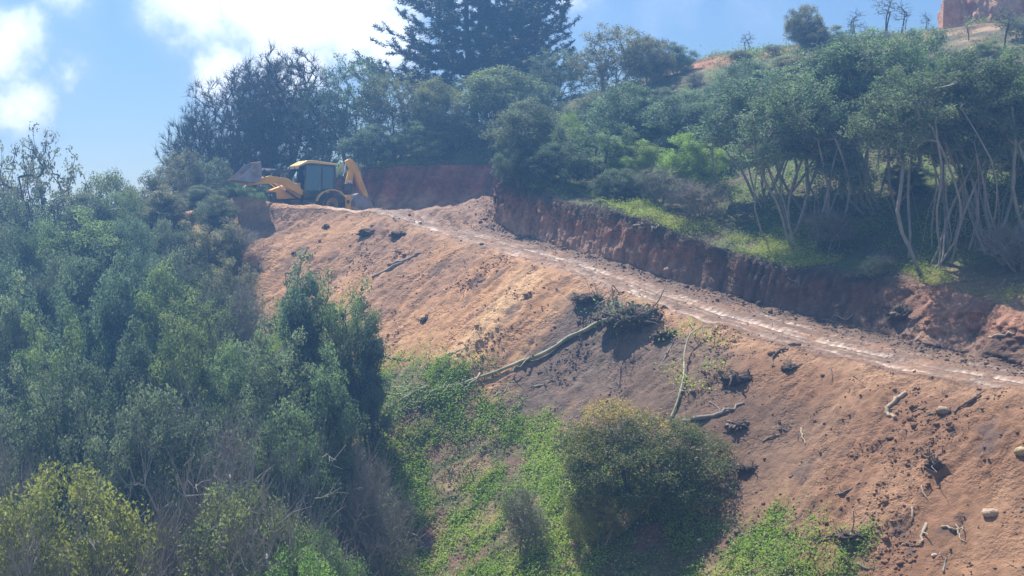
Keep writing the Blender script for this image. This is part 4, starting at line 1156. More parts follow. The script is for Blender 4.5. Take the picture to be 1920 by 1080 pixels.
def build_digger():
    root = thing('backhoe_loader', 'muddy yellow backhoe loader with raised front bucket tipping at the top of the track', 'digger')
    R_ = root
    for y in (.98, -.98): wheel(R_, 0, y, .72, .46, 'rear_wheel')
    for y in (.92, -.92): wheel(R_, 2.25, y, .50, .36, 'front_wheel', 16)
    mpart('chassis', [boxm(-1.1, 3.2, -.33, .33, .55, 1.08), boxm(-.25, .25, -.8, .8, .6, .84), boxm(2.1, 2.4, -.78, .78, .42, .6), boxm(.55, 1.75, .34, .88, .55, 1.0), boxm(.55, 1.75, -.88, -.34, .55, 1.0)], M_BLK, R_, .02)
    mpart('step', [boxm(.9, 1.5, .88, 1.02, .50, .56), boxm(.95, 1.45, .86, .98, .78, .83)], M_STEEL, R_)
    bon = mpart('bonnet', [prism([(1.72, 1.08), (1.72, 2.02), (2.6, 1.93), (3.62, 1.56), (3.6, 1.46), (3.24, 1.43), (3.2, 1.02)], -.46, .46)], M_YEL, R_, .03)
    mpart('engine_grille', [boxm(3.2, 3.42, -.42, .42, .78, 1.42)] + [boxm(3.42, 3.45, -.38, .38, .84 + .09 * k, .87 + .09 * k) for k in range(6)], M_BLK, R_, .01)
    mpart('headlight', [boxm(3.46, 3.5, .22, .36, 1.22, 1.34)], M_WHITE, R_); mpart('headlight', [boxm(3.46, 3.5, -.36, -.22, 1.22, 1.34)], M_WHITE, R_)
    mpart('exhaust', [bar((2.5, -.25, 1.9), (2.5, -.25, 2.9), .045), bar((2.5, -.25, 2.9), (2.42, -.25, 3.05), .045)], M_STEEL, R_)
    # cab
    X0, X1, W_ = -.28, 1.62, .80
    pil = []
    for y in (W_, -W_):
        pil += [beam((X1, y, 1.35), (X1 - .10, y, 3.1), .09, .09), beam((.52, y, 1.2), (.50, y, 3.15), .07, .08), beam((X0, y, 1.55), (X0 - .02, y, 3.05), .09, .11),
                beam((X0, y, 3.04), (X1 - .1, y, 3.10), .10, .10), beam((X0, y, 1.62), (.52, y, 1.62), .08, .08)]
    for x, z in ((X1, 1.4), (X1 - .1, 3.08), (X0, 3.04), (X0, 1.62)): pil.append(boxm(x - .05, x + .05, -W_ + .05, W_ - .05, z - .05, z + .05))
    mpart('cab_frame', pil, M_BLK, R_, .012)
    mpart('cab_floor', [boxm(X0, X1, -W_ + .06, W_ - .06, 1.08, 1.18), boxm(X1 - .06, X1 + .02, -W_ + .05, W_ - .05, 1.18, 1.42)], M_BLK, R_)
    for y in (W_ - .02, -W_ + .02):
        dr = mpart('door', [prism([(.56, 1.12), (1.60, 1.12), (1.60, 1.55), (.56, 1.55)], y - .02, y + .025)], M_BLK, R_, .01)
        mpart('handle', [boxm(.64, .78, (y + .03) if y > 0 else y - .06, (y + .06) if y > 0 else y - .03, 1.62, 1.66)], M_STEEL, dr)
        mpart('window', [prism([(.57, 1.56), (1.56, 1.56), (1.47, 3.04), (.55, 3.04)], y - .006, y + .006)], M_GLASS, dr)
        mpart('window', [prism([(X0 + .06, 1.67), (.47, 1.67), (.46, 3.0), (X0 + .05, 3.0)], y - .006, y + .006)], M_GLASS, R_)
    def pane(x0, z0, x1, z1):
        return (np.array([(x0, -W_ + .06, z0), (x0, W_ - .06, z0), (x1, W_ - .06, z1), (x1, -W_ + .06, z1)]), [np.array([(0, 1, 2, 3)])])
    mpart('windscreen', [pane(X1 - .01, 1.46, X1 - .09, 3.03)], M_GLASS, R_)
    mpart('rear_window', [pane(X0, 1.68, X0, 2.98)], M_GLASS, R_)
    rf = mpart('roof', [prism([(-.48, 3.06), (-.50, 3.14), (-.2, 3.2), (1.15, 3.36), (1.45, 3.34), (2.02, 3.06), (2.04, 2.98), (1.9, 2.98), (1.5, 3.16), (1.2, 3.19)], -.88, .88)], M_YEL_CLEAN, R_, .03)
    for y in (.72, .3, -.3, -.72): mpart('work_light', [bar((1.93, y, 2.93), (2.03, y, 2.92), .075, n=12)], M_WHITE, rf)  # plain white stands in for the bright glints on the lamp faces
    mpart('mirror', [bar((1.6, .84, 2.55), (1.72, 1.08, 2.6), .015), boxm(1.70, 1.73, 1.0, 1.16, 2.45, 2.78)], M_BLK, R_)
    mpart('seat', [boxm(.1, .62, -.26, .26, 1.55, 1.70), prism([(.02, 1.6), (.16, 1.6), (.04, 2.35), (-.08, 2.35)], -.24, .24), boxm(.15, .5, -.15, .15, 1.18, 1.55)], M_SEAT, R_, .03)
    mpart('steering_wheel', [lathe([(.19, -.015), (.21, 0), (.19, .015), (.17, 0), (.19, -.015)], 0, 0, 0, 20)], M_BLK, R_)
    R_.children[-1].location = (1.1, 0, 2.0); R_.children[-1].rotation_euler = (math.radians(90), 0, 0); R_.children[-1].rotation_euler.y = math.radians(-20)
    mpart('steering_column', [bar((1.3, 0, 1.18), (1.12, 0, 2.0), .045)], M_BLK, R_)
    # rear mudguards
    for y0, y1 in ((.80, 1.24), (-1.24, -.80)):
        pr = []
        angs = np.radians(np.linspace(150, 12, 12))
        out_ = [(math.cos(a) * .93 * 1.06, .72 + math.sin(a) * .90) for a in angs]
        inn = [(math.cos(a) * .88 * 1.06, .72 + math.sin(a) * .85) for a in angs[::-1]]
        parts = []
        for i in range(11):
            q = [out_[i], out_[i + 1], inn[10 - i], inn[11 - i]]
            parts.append(prism(q, y0, y1))
        mpart('mudguard', parts, M_YEL_CLEAN, R_)
    # loader
    for y in (.62, -.62):
        arm = mpart('loader_arm', [prism([(1.60, 1.36), (1.58, 1.52), (2.55, 2.26), (3.7, 2.40), (4.45, 2.20), (4.98, 2.02), (4.95, 1.86), (4.3, 1.88), (3.2, 1.98), (1.75, 1.26)], y - .07, y + .07)], M_YEL, R_, .02)
        cyl = mpart('lift_cylinder', [beam((1.9, y + .0, 1.0), (2.7, y + .0, 1.55), .09, .11)], M_BLK, R_)
        mpart('piston_rod', [bar((2.7, y, 1.55), (3.35, y, 1.98), .035)], M_CHROME, cyl)
        til = mpart('tilt_cylinder', [beam((2.45, y, 2.68), (3.3, y, 2.76), .09, .11), beam((2.55, y, 2.72), (2.62, y, 1.95), .06, .09), beam((3.98, y, 2.86), (4.02, y, 2.16), .06, .10), beam((2.45, y, 2.60), (4.05, y, 2.66), .05, .05)], M_BLK, R_)
        mpart('piston_rod', [bar((3.3, y, 2.76), (4.0, y, 2.83), .035), bar((3.98, y, 2.8), (4.42, y, 2.75), .04)], M_CHROME, til)
    shell = [(4.36, 3.22), (4.30, 2.95), (4.30, 2.35), (4.42, 2.08), (4.68, 1.94), (5.86, 2.12)]
    inner = [(5.86, 2.15), (4.72, 2.00), (4.47, 2.13), (4.36, 2.38), (4.36, 2.93), (4.41, 3.2)]
    bk = []
    for i in range(5): bk.append(prism([shell[i], shell[i + 1], inner[4 - i], inner[5 - i]], -1.16, 1.16))
    for k in range(8): bk.append(prism([(5.8, 2.10), (6.0, 2.135), (5.8, 2.17)], -1.12 + k * .31, -1.02 + k * .31))
    b = mpart('loader_bucket', bk, M_MUDDY, R_)
    for y0 in (1.162, -1.20): mpart('side_plate', [prism([(4.36, 3.22), (4.30, 2.35), (4.42, 2.08), (4.68, 1.94), (5.86, 2.12), (5.5, 2.35), (4.75, 3.05)], y0, y0 + .038)], M_STEEL, b)
    # back end
    mpart('kingpost', [boxm(-1.25, -.95, -.30, .30, .55, 1.35), boxm(-1.12, -.98, -1.1, 1.1, .78, .98), prism([(-1.2, 1.3), (-1.0, 1.3), (-1.15, 2.0), (-1.62, 2.0), (-1.6, 1.4)], -.2, .2)], M_BLK, R_, .02)
    for y in (.92, -.92):
        st = mpart('stabiliser_leg', [boxm(-1.22, -.92, y - .11, y + .11, .42, 1.28)], M_YEL, R_, .015)
        mpart('foot', [boxm(-1.16, -.98, y - .07, y + .07, .10, .42), boxm(-1.3, -.84, y - .16, y + .16, .04, .10)], M_STEEL, st)
    bm_ = mpart('boom', [prism([(-1.12, 1.4), (-1.62, 1.4), (-1.66, 2.3), (-1.78, 2.9), (-1.86, 3.18), (-1.66, 3.46), (-1.40, 3.50), (-1.18, 3.36), (-1.28, 3.15), (-1.45, 2.9), (-1.28, 2.3)], -.13, .13)], M_YEL, R_, .02)
    mpart('badge', [boxm(-1.56, -1.30, .132, .14, 1.82, 2.18)], M_WHITE, bm_)
    mpart('badge_mark', [boxm(-1.53, -1.45, .141, .146, 1.92, 2.08), boxm(-1.41, -1.33, .141, .146, 1.92, 2.08)], M_BLUE, bm_)
    bc = mpart('boom_cylinder', [bar((-1.02, 0.0, 1.6), (-1.06, 0.0, 2.45), .075)], M_BLK, R_)
    mpart('piston_rod', [bar((-1.06, 0, 2.45), (-1.28, 0, 3.3), .045)], M_CHROME, bc)
    mpart('dipper', [prism([(-1.55, 3.30), (-1.75, 3.34), (-1.98, 3.0), (-2.62, 1.30), (-2.55, 1.05), (-2.40, 1.05), (-2.05, 1.75), (-1.62, 2.95)], -.165, -.135), prism([(-1.55, 3.30), (-1.75, 3.34), (-1.98, 3.0), (-2.62, 1.30), (-2.55, 1.05), (-2.40, 1.05), (-2.05, 1.75), (-1.62, 2.95)], .135, .165),
                     prism([(-1.85, 3.15), (-1.98, 3.0), (-2.62, 1.30), (-2.55, 1.05), (-2.50, 1.1), (-1.82, 3.0)], -.134, .134)], M_YEL, R_, .012)
    dc = mpart('dipper_cylinder', [bar((-1.5, 0, 3.46), (-2.05, 0, 3.05), .07), bar((-2.05, 0, 3.05), (-2.28, 0, 2.5), .06)], M_STEEL, R_)
    mpart('bucket_link', [beam((-2.35, -.1, 2.0), (-2.80, -.1, .85), .04, .09), beam((-2.35, .1, 2.0), (-2.80, .1, .85), .04, .09)], M_STEEL, R_)
    ob = [(-2.55, 1.12), (-2.0, 1.42), (-1.72, 1.30), (-1.62, .95), (-1.75, .55), (-2.1, .34), (-2.6, .30), (-2.95, .42)]
    ib = [(-2.93, .47), (-2.6, .36), (-2.12, .40), (-1.80, .59), (-1.68, .95), (-1.77, 1.26), (-2.0, 1.36), (-2.53, 1.06)]
    bb = [prism([ob[i], ob[i + 1], ib[6 - i], ib[7 - i]], -.38, .38) for i in range(7)]
    for k in range(4): bb.append(prism([(-2.90, .41), (-3.12, .52), (-2.92, .50)], -.36 + k * .21, -.28 + k * .21))
    bb2 = mpart('backhoe_bucket', bb, M_STEEL, R_)
    for y0 in (.381, -.41): mpart('side_plate', [prism(ob + [(-2.8, .75)], y0, y0 + .03)], M_STEEL, bb2)
    return root


DIG = build_digger()
_x = px_ray(612, 400)[0] * 85.8
_g, _ = drop(_x, 84.8)
DIG.location = (_x, 85.8, -0.18)
DIG.rotation_euler.z = math.radians(205)
print('digger ground', _g.z)

# ------------------------------------------------------------------ loose soil, herbs, grass
def scatter(mask, n, rng):
    """n points on the land, density following a mask over the terrain grid"""
    X, Y, Z = TER['X'], TER['Y'], TER['Z']
    ax = np.zeros_like(X); 
    dx1 = np.diff(X, axis=0)[:, :-1]; dy1 = np.diff(Y, axis=0)[:, :-1]; dz1 = np.diff(Z, axis=0)[:, :-1]
    dx2 = np.diff(X, axis=1)[:-1]; dy2 = np.diff(Y, axis=1)[:-1]; dz2 = np.diff(Z, axis=1)[:-1]
    area = np.sqrt((dy1 * dz2 - dz1 * dy2) ** 2 + (dz1 * dx2 - dx1 * dz2) ** 2 + (dx1 * dy2 - dy1 * dx2) ** 2)
    w = (area * mask[:-1, :-1]).ravel(); w = w / w.sum()
    k = rng.choice(len(w), n, p=w)
    i, j = k // (X.shape[1] - 1), k % (X.shape[1] - 1)
    a, b = rng.random(n), rng.random(n)
    def lerp(G):
        return (G[i, j] * (1 - a) * (1 - b) + G[i + 1, j] * a * (1 - b) + G[i, j + 1] * (1 - a) * b + G[i + 1, j + 1] * a * b)
    P = np.stack([lerp(X), lerp(Y), lerp(Z)], 1)
    nx = np.stack([(dy1 * dz2 - dz1 * dy2)[i, j], (dz1 * dx2 - dx1 * dz2)[i, j], (dx1 * dy2 - dy1 * dx2)[i, j]], 1)
    nx /= np.linalg.norm(nx, axis=1, keepdims=True) + 1e-9
    nx *= np.sign(nx[:, 2:3] + 1e-6)
    return P, nx, i, j


PHI = (1 + 5 ** .5) / 2
ICO = np.array([(-1, PHI, 0), (1, PHI, 0), (-1, -PHI, 0), (1, -PHI, 0), (0, -1, PHI), (0, 1, PHI), (0, -1, -PHI), (0, 1, -PHI), (PHI, 0, -1), (PHI, 0, 1), (-PHI, 0, -1), (-PHI, 0, 1)]) / 1.9
ICF = np.array([(0, 11, 5), (0, 5, 1), (0, 1, 7), (0, 7, 10), (0, 10, 11), (1, 5, 9), (5, 11, 4), (11, 10, 2), (10, 7, 6), (7, 1, 8), (3, 9, 4), (3, 4, 2), (3, 2, 6), (3, 6, 8), (3, 8, 9), (4, 9, 5), (2, 4, 11), (6, 2, 10), (8, 6, 7), (9, 8, 1)])


def clods(P, size, rng, col):
    n = len(P)
    V = ICO[None] * (1 + rng.normal(0, .22, (n, 12, 1)))
    V = V * rng.uniform(.6, 1.2, (n, 1, 3)) * [1, 1, .75]
    a = rng.uniform(0, 6.28, n); ca, sa = np.cos(a)[:, None], np.sin(a)[:, None]
    x = V[..., 0] * ca - V[..., 1] * sa; y = V[..., 0] * sa + V[..., 1] * ca
    V = np.stack([x, y, V[..., 2]], -1) * size[:, None, None] + P[:, None] + np.array([0, 0, .15]) * size[:, None, None]
    return V.reshape(-1, 3), (ICF[None] + (np.arange(n) * 12)[:, None, None]).reshape(-1, 3), np.repeat(col, 12, axis=0)


def build_ground_stuff():
    rng = np.random.default_rng(77)
    S, C, X, Y, Z, d, up, foot = [TER[k] for k in ('S', 'C', 'X', 'Y', 'Z', 'd', 'up', 'foot')]
    b1, b2, b3 = TER['b']
    isfill = np.zeros_like(Z); isfill[:, :b1] = 1
    isplat = np.zeros_like(Z); isplat[:, b1:b2] = 1
    view = (S > -9) & (S < 60) & (d < 22)
    n1 = fbm(X * .5, Y * .5, 0, 81, 4); n2 = fbm(X * 1.3, Y * 1.3, 0, 82, 3)
    # clods
    base = isfill * view * (sstep(.05, .5, n1 + .7 * n2) ** 1.5 * 1.5 + .06) * (1 - foot * .6)
    base *= 1 + 2.0 * sstep(5, 9, d) * (1 - sstep(8, 14, S)) + 1.2 * np.exp(-(d / .8) ** 2)
    ci = road_in(S)
    side = sstep(.55, 1, (C - road_out(S)) / (ci - road_out(S)))
    base += isplat * view * (side * 1.6 + .08)
    P, nrm, i, j = scatter(base, 30000, rng)
    sz = 0.022 + 0.055 * rng.random(len(P)) ** 3 + 0.10 * (rng.random(len(P)) < .012)
    col = TER['Col'][i, j] * rng.uniform(.75, 1.1, (len(P), 1))
    V, f, cc = clods(P, sz, rng, col)
    o = link('soil_clods', new_mesh('soil_clods', V, f, M_SOIL, True, {'Col': cc, 'wet': np.zeros(len(V))}))
    tag(o, 'crumbled clods of earth scattered over the tipped slope and track edge', 'soil clods', kind='stuff')

    def tufts(name, mask, n, per, leaf, rad, height, mat, label, cat, up_=.6, asp=.55, toned=None, tint=(1, 1, 1), along=0., seed=1, hangdir=None):
        r = np.random.default_rng(seed)
        P, nr, i, j = scatter(mask, n, r)
        szz = r.uniform(.5, 1.3, n)
        k = np.repeat(np.arange(n), np.maximum(2, (per * szz).astype(int)))
        o = r.normal(size=(len(k), 3)) * rad * szz[k][:, None] * [1, 1, .0]
        hgt = np.abs(r.normal(size=len(k))) * height * szz[k]
        cen = P[k] + o; cen[:, 2] += hgt + .02
        # follow the slope below the tuft
        cen[:, 2] -= (o * nr[k]).sum(1) / np.maximum(nr[k][:, 2], .3)
        od = o / (np.linalg.norm(o, axis=1, keepdims=True) + 1e-6); od[:, 2] += .6
        V, f = leaves(cen, leaf, r, up_, asp, od, along)
        tone = (vnoise(P[:, 0] * .8, P[:, 1] * .8, 0, seed + 5) * .5 + .5)[k] * .6 + r.random(len(k)) * .4
        me = new_mesh(name, V, f, mat, False, {'tone': np.repeat(tone, 4)})
        o = link(name, me); o.color = (*tint, 1)
        tag(o, label, cat, kind='stuff'); return o
    g1 = fbm(X * .45, Y * .45, 0, 91, 4); g2 = fbm(X * 1.2, Y * 1.2, 0, 92, 3)
    hm = isfill * view * np.clip(foot * 1.3, 0, 1) * sstep(-.22, .12, g1 + .8 * g2 + .02 + .25 * (S < 5))
    tufts('herb_cover', hm, 42000, 11, .10, .16, .10, M_HERB, 'bright green leafy herbs covering the foot of the slope', 'herbs', seed=3)
    tufts('low_scrub', isfill * view * foot * sstep(.0, .3, -g1 + .3 * g2), 4200, 16, .10, .25, .20, M_LEAF, 'grey green low scrub between the herbs at the foot of the slope', 'scrub', tint=(1.6, 1.6, 1.2), seed=4)
    tufts('tall_weeds', hm * sstep(0, .3, g2 - g1), 2600, 22, .13, .26, .28, M_HERB, 'taller loose green weeds standing out of the herbs at the foot of the slope', 'weeds', asp=.35, along=.3, seed=14, tint=(.9, .95, .8))
    # twigs and root ends lying about
    litter = isfill * view * (.12 + 1.0 * sstep(.0, .35, n2 + .6 * n1) + foot * .7) * (1 + 1.2 * ((S > 8) & (S < 23)))
    litter += isplat * view * side * .5 + (up > 0) * (up < 9) * (S > -5) * (S < 40) * .5
    P, nrm, i, j = scatter(litter, 2600, rng)
    a = rng.uniform(0, 2 * np.pi, len(P)); dv = np.stack([np.cos(a), np.sin(a), 0 * a], 1); dv -= nrm * (dv * nrm).sum(1, keepdims=True); dv += nrm * rng.uniform(-.05, .35, len(P))[:, None]
    L = (.12 + .55 * rng.random(len(P)) ** 2.5)[:, None]; p0 = P + nrm * .02; p1 = p0 + dv * L * .5 + rng.normal(size=P.shape) * .04 * L; p2 = p1 + (dv + rng.normal(size=P.shape) * .25) * L * .5
    r = (.008 + .014 * rng.random(len(P)))
    V, f = merge([tubes(p0, p1, r, r * .8, 4), tubes(p1, p2, r * .8, r * .4, 4)])
    tag(link('twig_litter', new_mesh('twig_litter', V, f, M_TWIG)), 'small broken twigs and root ends strewn over soil and herbs', 'twigs', kind='stuff')
    # a green strip on the far shoulder of the slope
    strip = isfill * np.exp(-((S - 50.5 + .35 * d) / .9) ** 2) * (d > .6) * (d < 6) * sstep(-.1, .2, g2)
    tufts('weeds', strip, 420, 9, .12, .14, .10, M_HERB, 'strip of green weeds growing down the far end of the soil slope', 'weeds', seed=5)
    ishill = (up > 0.02) * 1.0
    lip = ishill * np.exp(-(up / 4.2) ** 2) * (S > 2) * (S < 60) * sstep(-.25, .2, g1 + .6 * g2)
    lip *= np.where(S < 9, .35, 1)
    tufts('grass_lip', lip, 8500, 12, .13, .14, .14, M_HERB, 'fresh green grass along the top edge of the cut bank', 'grass', asp=.2, along=.6, up_=.1, tint=(1.15, .95, 1.25), seed=6, )
    # turf and roots hanging over the edge
    hang = np.exp(-((up + .05) / .18) ** 2) * (S > 9) * (S < 60)
    tufts('hanging_turf', hang, 2600, 10, .22, .10, -.16, M_TWIGLEAF, 'dark torn turf and fine roots hanging over the edge of the cut bank', 'turf', asp=.12, along=.2, up_=-.2, seed=7)
    far = ishill * (up > 5) * (Y < 106) * (S > -12) * (S < 75)
    tufts('hill_grass', far * (Y > 82) * sstep(-.2, .2, g1 + g2), 9000, 9, .17, .22, .12, M_DRY, 'pale dry grass tussocks on the open hillside', 'grass', asp=.25, along=.5, up_=.2, seed=8)
    tufts('undergrowth', far * sstep(-.1, .3, g1), 6500, 14, .14, .30, .28, M_LEAF, 'low green undergrowth beneath the trees on the hillside', 'undergrowth', tint=(1.3, 1.5, 1.0), seed=9)


M_TWIGLEAF = mat_leaf('torn_turf', (0.035, 0.028, 0.022), (0.10, 0.10, 0.05), transl=.15)
M_DRY = mat_leaf('dry_grass', (0.16, 0.17, 0.07), (0.36, 0.31, 0.18), transl=.35, tcol=(1.1, 1.05, .8))
build_ground_stuff()


# ------------------------------------------------------------------ wood lying on the slope
def on_ground(pts, lift):
    out = []
    for p in pts:
        h, n = look(*p[:2])
        out.append(np.array(h) + np.array([0, 0, 1]) * lift * (p[2] if len(p) > 2 else 1))
    return np.array(out)


def densify(pts, k=4):
    pts = np.array(pts); n = len(pts)
    t = np.linspace(0, n - 1, (n - 1) * k + 1); i = np.minimum(t.astype(int), n - 2); f = (t - i)[:, None]
    p0 = pts[np.maximum(i - 1, 0)]; p1 = pts[i]; p2 = pts[i + 1]; p3 = pts[np.minimum(i + 2, n - 1)]
    return .5 * (2 * p1 + (p2 - p0) * f + (2 * p0 - 5 * p1 + 4 * p2 - p3) * f ** 2 + (3 * p1 - p0 - 3 * p2 + p3) * f ** 3)


def stick(pxs, r, label, mat=None, name='branch', cat='branch', forks=0, taper=.35, group='loose branches lying on the soil slope', lift=None):
    rng = np.random.default_rng(int(pxs[0][0]) * 13 + int(pxs[0][1]))
    P = on_ground(pxs, r * .5 if lift is None else lift)
    P = densify(P, 4) + rng.normal(size=(1, 3)) * 0
    # stay on top of the bumpy ground
    for q in P:
        g, _ = drop(q[0], q[1]); q[2] = max(q[2], g.z + r * .3)
    base = P[0].copy()
    P = P - base
    P[1:-1] += rng.normal(size=P[1:-1].shape) * r * .35
    root = link(name, new_mesh(name, *polytube(P, np.linspace(r, r * taper, len(P)) * rng.uniform(.85, 1.15, len(P)), 7, rng, .08), mat or M_WOOD, True), None, tuple(base))
    tag(root, label, cat, group)
    for k in range(forks):
        i = rng.integers(len(P) // 3, len(P) - 1)
        dv = rng.normal(size=3); dv[2] = abs(dv[2]) * .5; dv /= np.linalg.norm(dv)
        L = r * rng.uniform(5, 11)
        Q = densify([P[i], P[i] + dv * L * .5, P[i] + (dv + rng.normal(size=3) * .25) * L], 3)
        link('side_branch', new_mesh('side_branch', *polytube(Q, np.linspace(r * .55, r * .2, len(Q)), 5, rng, .08), mat or M_WOOD, True), root)
    return root


GB = 'loose branches lying on the soil slope'
stick([(1698, 739), (1680, 750), (1664, 768), (1666, 779), (1678, 786)], .085, 'pale barkless branch curved like a hook on the right part of the slope', forks=0, taper=.8)
stick([(1838, 742), (1815, 756), (1795, 768), (1790, 776)], .07, 'dark crooked branch right of the pale hooked one, just below the track', M_ROOT, forks=2)
stick([(1502, 803), (1504, 815), (1510, 834)], .035, 'short thin pale stick in the middle of the bare slope', taper=.6)
stick([(1729, 912), (1731, 924), (1738, 937)], .03, 'thin stick lying just below the earth stump with spikes', taper=.6)
stick([(1710, 952), (1711, 968), (1709, 984)], .045, 'short brown stick, upper one of two below the spiked stump', M_WOOD, taper=.6)
stick([(1737, 983), (1731, 1002), (1726, 1025)], .06, 'stubby pale stick with a knob at its upper end near the bottom right', forks=1, taper=.6)
stick([(1766, 988), (1785, 994), (1808, 990)], .05, 'short curved stick with a hanging fork near the bottom right corner', forks=2)
stick([(1795, 992), (1800, 1010), (1812, 1018)], .03, 'thin forked twig hanging below the short curved stick', taper=.5)
stick([(1280, 793), (1310, 788), (1345, 780), (1370, 768), (1395, 758)], .10, 'long grey branch lying right of the big round bush', M_TWIG, forks=2)
stick([(698, 522), (725, 508), (752, 494), (778, 480)], .085, 'long straight grey log on the upper orange slope, lower of a pair', M_TWIG, taper=.5)
stick([(727, 497), (752, 492), (775, 481), (790, 476)], .07, 'short grey log lying across the top of the long straight one', M_TWIG, taper=.5)
stick([(818, 676), (845, 664), (878, 652)], .065, 'pale stick at the foot of the orange slope above the fallen trunk', taper=.6)
stick([(715, 666), (738, 672), (768, 676)], .05, 'brown stick at the foot of the slope right of the slender trees', M_TWIG)
stick([(925, 745), (945, 738), (953, 722), (965, 708)], .05, 'forked grey branch below the middle of the fallen trunk', M_TWIG, forks=2)
stick([(1000, 725), (1020, 722), (1040, 708)], .04, 'thin twig on the dark soil below the fallen trunk', M_TWIG, forks=1)
stick([(895, 780), (918, 778), (938, 766)], .05, 'grey branch lying at the upper edge of the herbs', M_TWIG, forks=1)
stick([(1500, 648), (1470, 655), (1452, 668), (1448, 690)], .08, 'dark root with pale lower end hooked over the edge of the track', M_ROOT, forks=1)
stick([(1556, 690), (1560, 706), (1559, 722)], .035, 'thin dark stick standing in the soil just below the track', M_ROOT)
stick([(1262, 640), (1250, 665), (1235, 690)], .04, 'grey twig below the root pile', M_TWIG, forks=1)
stick([(1330, 755), (1345, 762), (1352, 775)], .035, 'small grey twig above the long grey branch', M_TWIG, forks=1)
stick([(1430, 830), (1455, 818), (1475, 815)], .04, 'dark twig lying on the brown slope below the root clump', M_ROOT, forks=1)
stick([(1855, 634), (1878, 632), (1903, 628)], .06, 'short pale log stuck in the dark bank at the right edge', taper=.8, lift=.05)
stick([(1188, 424), (1197, 423), (1206, 421)], .05, 'short white stick on the red bank face', M_WOOD_PALE, taper=.9, lift=.03)
stick([(1220, 436), (1228, 430), (1236, 424)], .05, 'slanting white stick on the red bank face', M_WOOD_PALE, taper=.9, lift=.03)
stick([(1484, 578), (1492, 560), (1498, 540), (1500, 520)], .035, 'thin bent stem hanging down the dark bank corner', M_TWIG, forks=2)
stick([(1560, 598), (1585, 600), (1600, 590)], .03, 'pale twig at the foot of the dark bank', taper=.6)
stick([(1360, 1042), (1385, 1036), (1408, 1030)], .05, 'pale stick among the herbs right of the round bush', taper=.6)
stick([(1608, 1058), (1625, 1068), (1640, 1064)], .04, 'thin curved twig among the bright herbs at the bottom', M_TWIG)
stick([(1770, 1075), (1772, 1055), (1782, 1040)], .035, 'thin dry stem at the bottom right', M_TWIG, forks=1)
stick([(1565, 930), (1595, 918), (1625, 905)], .05, 'brown branch half buried in the loose clods', M_ROOT, forks=1)
stick([(1500, 1010), (1535, 1012), (1590, 1000)], .05, 'long low twig on the clods above the bright herbs', M_ROOT, forks=2)
stick([(1880, 485), (1900, 492), (1915, 500)], .05, 'grey branch lying on the ground behind the right end of the bank', M_TWIG, forks=2)


def fallen_tree():
    rng = np.random.default_rng(5)
    pxs = [(1142, 600), (1118, 614), (1095, 627), (1065, 640), (1035, 661), (1000, 678), (965, 690), (930, 704), (900, 714), (868, 726), (835, 736), (800, 741)]
    P = densify(on_ground(pxs, .16), 3)
    for q in P:
        g, _ = drop(q[0], q[1]); q[2] = max(q[2], g.z + .13)
    base = P[0].copy(); P = P - base
    root = thing('fallen_tree', 'long pale fallen tree trunk lying across the slope below the root pile', 'fallen tree', tuple(base))
    link('trunk', new_mesh('trunk', *polytube(P, np.linspace(.105, .05, len(P)) * rng.uniform(.92, 1.1, len(P)), 10, rng, .03), M_WOOD_PALE, True), root)
    ends = [[(800, 741), (770, 752), (735, 758), (700, 770)], [(805, 741), (775, 744), (740, 740), (705, 732)], [(835, 736), (800, 757), (770, 770), (738, 790)], [(868, 726), (845, 742), (820, 752)],
            [(770, 752), (748, 770), (720, 782)], [(900, 714), (885, 735), (862, 748)], [(1000, 678), (975, 700), (955, 712)], [(770, 744), (735, 752), (690, 750)]]
    for e in ends:
        Q = densify(on_ground(e, .34), 3) - base
        Q[1:] += rng.normal(size=Q[1:].shape) * .05
        link('branch', new_mesh('branch', *polytube(Q, np.linspace(.045, .02, len(Q)), 6, rng, .08), M_WOOD_PALE, True), root)
    # leaves still on the broken top
    cen = np.concatenate([densify(on_ground(e, .22), 6) for e in ends[:5]])
    k = np.repeat(np.arange(len(cen)), 26)
    V, f = leaves(cen[k] + rng.normal(size=(len(k), 3)) * [.3, .3, .14], .11, rng, .5)
    c = link('crown', new_mesh('crown', V - base, f, M_LEAF, False, {'tone': np.repeat(rng.random(len(k)), 4)}), root)
    c.color = (1.3, 1.4, .9, 1)


fallen_tree()


def fallen_sapling():
    rng = np.random.default_rng(31)
    P = on_ground([(1256, 788), (1272, 752), (1282, 715), (1283, 682), (1294, 650), (1318, 634), (1336, 628)], 1)
    P[:, 2] += np.array([0, .1, .25, .4, .5, .45, .3]) - 1
    P = densify(P, 3); base = P[0].copy(); P -= base
    root = thing('fallen_sapling', 'thin uprooted sapling with pale green leaves lying down the dark soil below the track', 'sapling', tuple(base), G_GULLY_NONE)
    link('stem', new_mesh('stem', *polytube(P, np.linspace(.05, .02, len(P)), 6, rng, .05), M_WOOD_PALE, True), root)
    tips = on_ground([(1290, 622), (1262, 645), (1345, 655), (1320, 640), (1262, 706), (1280, 728), (1306, 738), (1340, 700)], .35) - base
    cl = []
    for t in tips:
        k = np.argmin(np.linalg.norm(P - t, axis=1)); Q = densify([P[k], (P[k] + t) / 2 + rng.normal(size=3) * .1, t], 3)
        link('branch', new_mesh('branch', *polytube(Q, np.linspace(.022, .01, len(Q)), 5, rng, .05), M_WOOD_PALE, True), root)
        cl.append(t + rng.normal(size=(55, 3)) * [.36, .3, .14])
    cl = np.concatenate(cl)
    V, f = leaves(cl, .12, rng, .5)
    c = link('leaves', new_mesh('leaves', V, f, M_HERB, False, {'tone': np.repeat(rng.random(len(cl)) * .6 + .4, 4)}), root); c.color = (1.15, 1.05, 1.1, 1)


G_GULLY_NONE = None
fallen_sapling()


